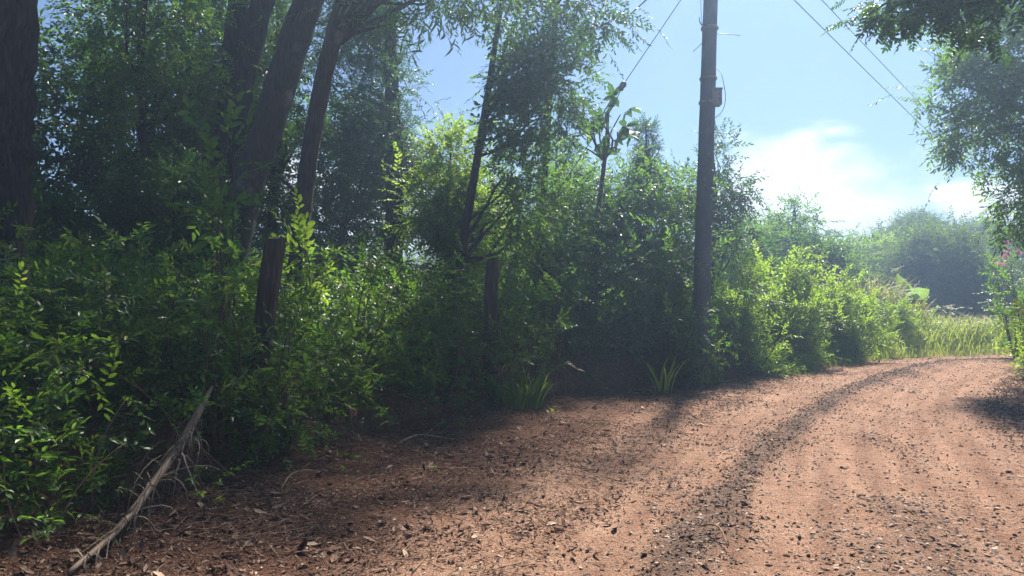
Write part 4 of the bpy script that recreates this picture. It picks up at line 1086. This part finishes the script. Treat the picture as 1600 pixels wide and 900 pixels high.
for a in [
    ('bush', 'yellow-green bush at the inside edge of the bend', 1618, 12.6, 520, 90, S_ALT, LEAF_BRIGHT, 120, 611, (.5, .85)),
    ('shrub', 'broad-leaved shrub with drooping compound leaves at the bend', 1625, 12.0, 462, 80, S_PIN, LEAF_BRIGHT, 12, 612, (.9, 1.2)),
    ('bush', 'dark bush beneath the tall roadside tree at the bend', 1640, 15, 400, 160, S_ALT, LEAF_MID, 200, 613, (.7, 1.1)),
]:
    shrub(*a, group=RB, stems=9)
def flowering():
    r = shrub('flowering_shrub', 'shrub dotted with pink blossoms under the tall roadside tree', 1585, 18, 378, 90, S_ALT, LEAF_MID, 160, 621, (.6, 1.0), stems=10)
    rng = np.random.default_rng(622); b = np.array(r.location)
    Q = np.array([at(1572 + rng.normal() * 9, 395 + rng.normal() * 10, 17.2) for _ in range(12)]) - b
    put('blossoms', bake('blossoms', S_WHORL, Q, rng.normal(size=Q.shape), rng.uniform(.5, .9, len(Q)), [LEAF_PINK, TWIG], rng), r)
flowering()

# banana plant
def banana():
    rng = np.random.default_rng(631); b = base_at(1418, 23.0); root = thing('banana_plant', 'banana plant with broad pale leaves among the cane grass', 'banana plant', b)
    h = at(0, 480, 23)[2] - b[2]
    g = Geo(); g.tube([(0, 0, 0), (.03, 0, h * .5), (.02, 0, h)], [.12, .1, .06], 10); put('stem', g.mesh('stem', [BANANA]), root)
    for i, (tx, ty, m, bend) in enumerate([(1402, 428, BANANA, .0), (1452, 452, BANANA, .3), (1446, 474, BANANA, .3), (1412, 440, BANANA, .1), (1448, 492, BANANA_OLD, .5), (1384, 462, BANANA, .4)]):
        a = np.array([0, 0, h * .95]); tip = at(tx, ty, 22.6 + rng.uniform(-.4, .5)) - b
        t = np.linspace(0, 1, 12); P = a + (tip - a) * t[:, None]; P[:, 2] += bend * .6 * np.sin(t * math.pi)
        d = tip - a; s = np.cross(d, np.array([0, -1, .3])); s /= np.linalg.norm(s) + 1e-6
        w = np.interp(t, [0, .15, .3, .7, 1], [.03, .06, .44, .42, .03]); up = np.cross(s, d / np.linalg.norm(d)); V, F = [], []
        for k in range(12):
            V += [P[k] - s * w[k] * .5 + up * w[k] * .18, P[k], P[k] + s * w[k] * .5 + up * w[k] * .18]
        for k in range(11):
            for j in (0, 1): q = 3 * k + j; F.append((q, q + 1, q + 4, q + 3))
        g = Geo(); g.add(V, F); o = put('leaf', g.mesh('leaf', [m]), root)
        if m is BANANA_OLD: o['label'] = 'withered orange-brown banana leaf'
banana()

# ------------------------------------------------------------------ far trees beyond the bend
def far_tree(name, label, px_, Y, ells, nc, per, cr, seed, leafm=LEAF_FAR, sprays=S_ALT_FAR, sscale=(1.4, 2.4), branches=10, trunk=.2, group='trees beyond the bend', top=None):
    b = base_at(px_, Y); e0 = ells[0][0]
    return tree(name, label, 'tree', [b, b + (e0 - b) * .5, e0, e0 + np.array([0, 0, .5])], [trunk, trunk * .7, trunk * .4, .03], ells, sprays, leafm, nc, per, cr, seed, branches=branches, group=group, sscale=sscale, start=.4)
far_tree('vine_draped_tree', 'great dome-shaped tree draped in vines at the bend', 1470, 34, [E(1465, 420, 34, 60, 62, 2.0), E(1500, 450, 34, 60, 70, 2.0), E(1425, 470, 34, 40, 60, 1.5), E(1480, 510, 33, 85, 45, 1.6), E(1540, 480, 34, 40, 60, 1.5)], 420, 34, .42, 701, leafm=LEAF_FAR, sscale=(.7, 1.2))
far_tree('flat_topped_tree', 'flat-topped tree raised above the dome-shaped vine-draped tree', 1420, 46, [E(1436, 352, 46, 26, 11, 1), E(1405, 372, 46, 26, 15, 1.2), E(1440, 385, 46, 40, 20, 1.4)], 110, 30, .35, 702, sscale=(.8, 1.4))
far_tree('flat_topped_tree', 'small lone round-topped tree on the skyline past the dome-shaped tree', 1528, 55, [E(1528, 368, 55, 12, 9, .6), E(1530, 385, 55, 10, 8, .5)], 20, 18, .3, 703, trunk=.15)
far_tree('skyline_tree', 'hazy blue-green tree closing the view behind the road bend', 1560, 40, [E(1570, 450, 40, 50, 60, 2), E(1600, 420, 40, 50, 60, 2), E(1570, 510, 38, 60, 40, 2)], 220, 34, .5, 704, sscale=(.8, 1.4))
far_tree('skyline_tree', 'yellow-green tree crown behind the cane grass', 1360, 44, [E(1372, 408, 40, 34, 24, 1.6), E(1345, 430, 40, 36, 26, 1.6), E(1395, 420, 40, 40, 34, 1.6)], 150, 34, .45, 705, leafm=LEAF_BRIGHT, sscale=(.9, 1.5))
far_tree('skyline_tree', 'tall dark pointed tree rising behind the sunlit bushes', 1240, 26, [E(1242, 350, 26, 12, 14, .5), E(1238, 385, 26, 40, 28, 1.0), E(1270, 410, 26, 40, 40, 1.2), E(1200, 400, 26, 50, 30, 1.2), E(1295, 440, 26, 30, 40, 1.2)], 120, 24, .35, 706, leafm=LEAF_MID, sscale=(.8, 1.3))
far_tree('skyline_tree', 'low wispy tree top between the pole shrub and the pointed tree', 1170, 24, [E(1160, 380, 24, 40, 22, 1), E(1190, 395, 24, 40, 30, 1), E(1135, 400, 24, 30, 40, 1)], 60, 18, .35, 707, leafm=LEAF_MID, sscale=(.7, 1.2))
far_tree('skyline_tree', 'dull green tree at the end of the bend beyond the plumed grass', 1325, 38, [E(1325, 425, 38, 20, 16, 1), E(1335, 460, 37, 40, 30, 1.2)], 50, 24, .4, 708)
far_tree('skyline_tree', 'broad pale tree on the rising ground behind the dome-shaped tree', 1500, 60, [E(1520, 400, 60, 40, 18, 2), E(1560, 400, 60, 40, 16, 2), E(1480, 395, 60, 40, 18, 2)], 140, 30, .6, 709, leafm=LEAF_BRIGHT, sscale=(1.2, 2.0))
# scrub on the far rise and a far-off wood closing the horizon
def far_wood():
    rng = np.random.default_rng(721); n = 5200
    a = rng.uniform(-1.1, 1.25, n); dist = rng.uniform(62, 95, n)
    X = np.sin(a) * dist; Y = np.cos(a) * dist; P = np.stack([X, Y, ground_z(X, Y) + rng.random(n) ** 1.5 * (1.6 + 1.2 * fbm(X * .12, Y * .12, 5.0, 2))], 1)
    D = np.stack([rng.normal(size=n), rng.normal(size=n), rng.normal(.5, .4, n)], 1)
    tag(put('far_scrub', bake('far_scrub', S_ALT_FAR, P, D, rng.uniform(2.5, 4.5, n), [LEAF_HILL, TWIG], rng)), 'distant yellow-green scrub on the rise past the bend', 'scrub', kind='stuff')
far_wood()

# ------------------------------------------------------------------ haze, light, camera
HAZE_DENSITY = .0078
m, nt, ns, L = mat('haze_air')
pv = N(nt, 'ShaderNodeVolumePrincipled'); pv.inputs['Color'].default_value = (.50, .70, 1.0, 1); pv.inputs['Density'].default_value = HAZE_DENSITY; pv.inputs['Anisotropy'].default_value = .76
o_ = N(nt, 'ShaderNodeOutputMaterial'); L.new(pv.outputs[0], o_.inputs['Volume'])
g = Geo(); g.box((10, 50, 5.5), (270, 226, 19)); hz = put('haze', g.mesh('haze', [m], False)); hz['kind'] = 'stuff'; hz['label'] = 'thin pale backlit haze in the air'; hz['category'] = 'haze'

SUN_EL, SUN_AZ = math.radians(53), math.radians(22)      # azimuth measured from straight ahead (+Y) to the right
sd = Vector((math.sin(SUN_AZ) * math.cos(SUN_EL), math.cos(SUN_AZ) * math.cos(SUN_EL), math.sin(SUN_EL)))
sl = bpy.data.lights.new('sun', 'SUN'); sl.energy = 5.0; sl.angle = math.radians(4.0); sl.color = (1, .93, .82)
so = bpy.data.objects.new('sun', sl); link(so); so.rotation_euler = sd.to_track_quat('Z', 'Y').to_euler(); so.location = (0, 0, 30)

w = bpy.data.worlds.new('World'); SC.world = w; w.use_nodes = True
nt = w.node_tree; nt.nodes.clear(); L = nt.links
sky = N(nt, 'ShaderNodeTexSky'); sky.sky_type = 'NISHITA'; sky.sun_disc = False; sky.sun_elevation = SUN_EL; sky.sun_rotation = SUN_AZ
sky.air_density = .8; sky.dust_density = .0; sky.ozone_density = 3.4
tc = N(nt, 'ShaderNodeTexCoord')
def cloud(direction, size, scale, lo, hi, seed):
    d = Vector(direction).normalized()
    sub = N(nt, 'ShaderNodeVectorMath', operation='SUBTRACT'); L.new(tc.outputs['Generated'], sub.inputs[0]); sub.inputs[1].default_value = d
    mul = N(nt, 'ShaderNodeVectorMath', operation='MULTIPLY'); L.new(sub.outputs[0], mul.inputs[0]); mul.inputs[1].default_value = size
    ln = N(nt, 'ShaderNodeVectorMath', operation='LENGTH'); L.new(mul.outputs[0], ln.inputs[0])
    mp = N(nt, 'ShaderNodeMapping'); mp.inputs['Scale'].default_value = scale; mp.inputs['Location'].default_value = (seed, seed * .7, seed * .3)
    L.new(tc.outputs['Generated'], mp.inputs[0])
    nz = N(nt, 'ShaderNodeTexNoise'); nz.inputs['Scale'].default_value = 1; nz.inputs['Detail'].default_value = 9; nz.inputs['Roughness'].default_value = .58; nz.inputs['Distortion'].default_value = .4
    L.new(mp.outputs[0], nz.inputs[0])
    s = N(nt, 'ShaderNodeMath', operation='MULTIPLY_ADD'); L.new(nz.outputs[0], s.inputs[0]); s.inputs[1].default_value = 1.5
    neg = N(nt, 'ShaderNodeMath', operation='MULTIPLY'); L.new(ln.outputs['Value'], neg.inputs[0]); neg.inputs[1].default_value = -.55
    L.new(neg.outputs[0], s.inputs[2])
    mr = N(nt, 'ShaderNodeMapRange'); mr.interpolation_type = 'SMOOTHSTEP'; L.new(s.outputs[0], mr.inputs[0]); mr.inputs[1].default_value = lo; mr.inputs[2].default_value = hi
    return mr.outputs[0]
def dirpx(px_, py_): return ((px_ - 800) / F_PX, 1, (HORIZON - py_) / F_PX)
masks = [cloud(dirpx(1255, 305), (5.8, 6.5, 11.5), (5, 5, 11), .14, .60, 3.1), cloud(dirpx(1535, 318), (13, 13, 30), (7, 7, 18), .2, .5, 7.7),
         cloud(dirpx(1300, 205), (12, 12, 30), (5, 5, 26), .42, .9, 1.3), cloud(dirpx(560, 350), (3.5, 3.5, 10), (4, 4, 10), .2, .6, 9.2)]
acc = masks[0]
for q in masks[1:]:
    mxm = N(nt, 'ShaderNodeMath', operation='MAXIMUM'); L.new(acc, mxm.inputs[0]); L.new(q, mxm.inputs[1]); acc = mxm.outputs[0]
mix = N(nt, 'ShaderNodeMix', data_type='RGBA'); L.new(acc, mix.inputs[0]); L.new(sky.outputs[0], mix.inputs[6]); mix.inputs[7].default_value = (12, 11.9, 11.9, 1)
bg = N(nt, 'ShaderNodeBackground'); bg.inputs['Strength'].default_value = .045; L.new(mix.outputs[2], bg.inputs['Color'])
wo = N(nt, 'ShaderNodeOutputWorld'); L.new(bg.outputs[0], wo.inputs[0])

cam = bpy.data.cameras.new('camera'); cam.sensor_width = 36; cam.lens = 27.0; cam.clip_start = .05; cam.clip_end = 2000
co = bpy.data.objects.new('camera', cam); link(co); co.location = (0, 0, CAM_Z); co.rotation_euler = (math.radians(90 + math.degrees(math.atan(20 / 1200))), 0, 0)
SC.camera = co
SC.view_settings.view_transform = 'Standard'; SC.view_settings.look = 'None'; SC.view_settings.gamma = 1; SC.view_settings.exposure = 1.58
SC.view_settings.use_curve_mapping = False
c = SC.cycles
c.use_denoising = True; c.max_bounces = 6; c.diffuse_bounces = 3; c.glossy_bounces = 2; c.transmission_bounces = 4; c.transparent_max_bounces = 4; c.volume_bounces = 0
c.sample_clamp_indirect = 4; c.use_adaptive_sampling = True; c.adaptive_threshold = .02
print('tris', sum(len(o.data.polygons) for o in bpy.data.objects if o.type == 'MESH'))
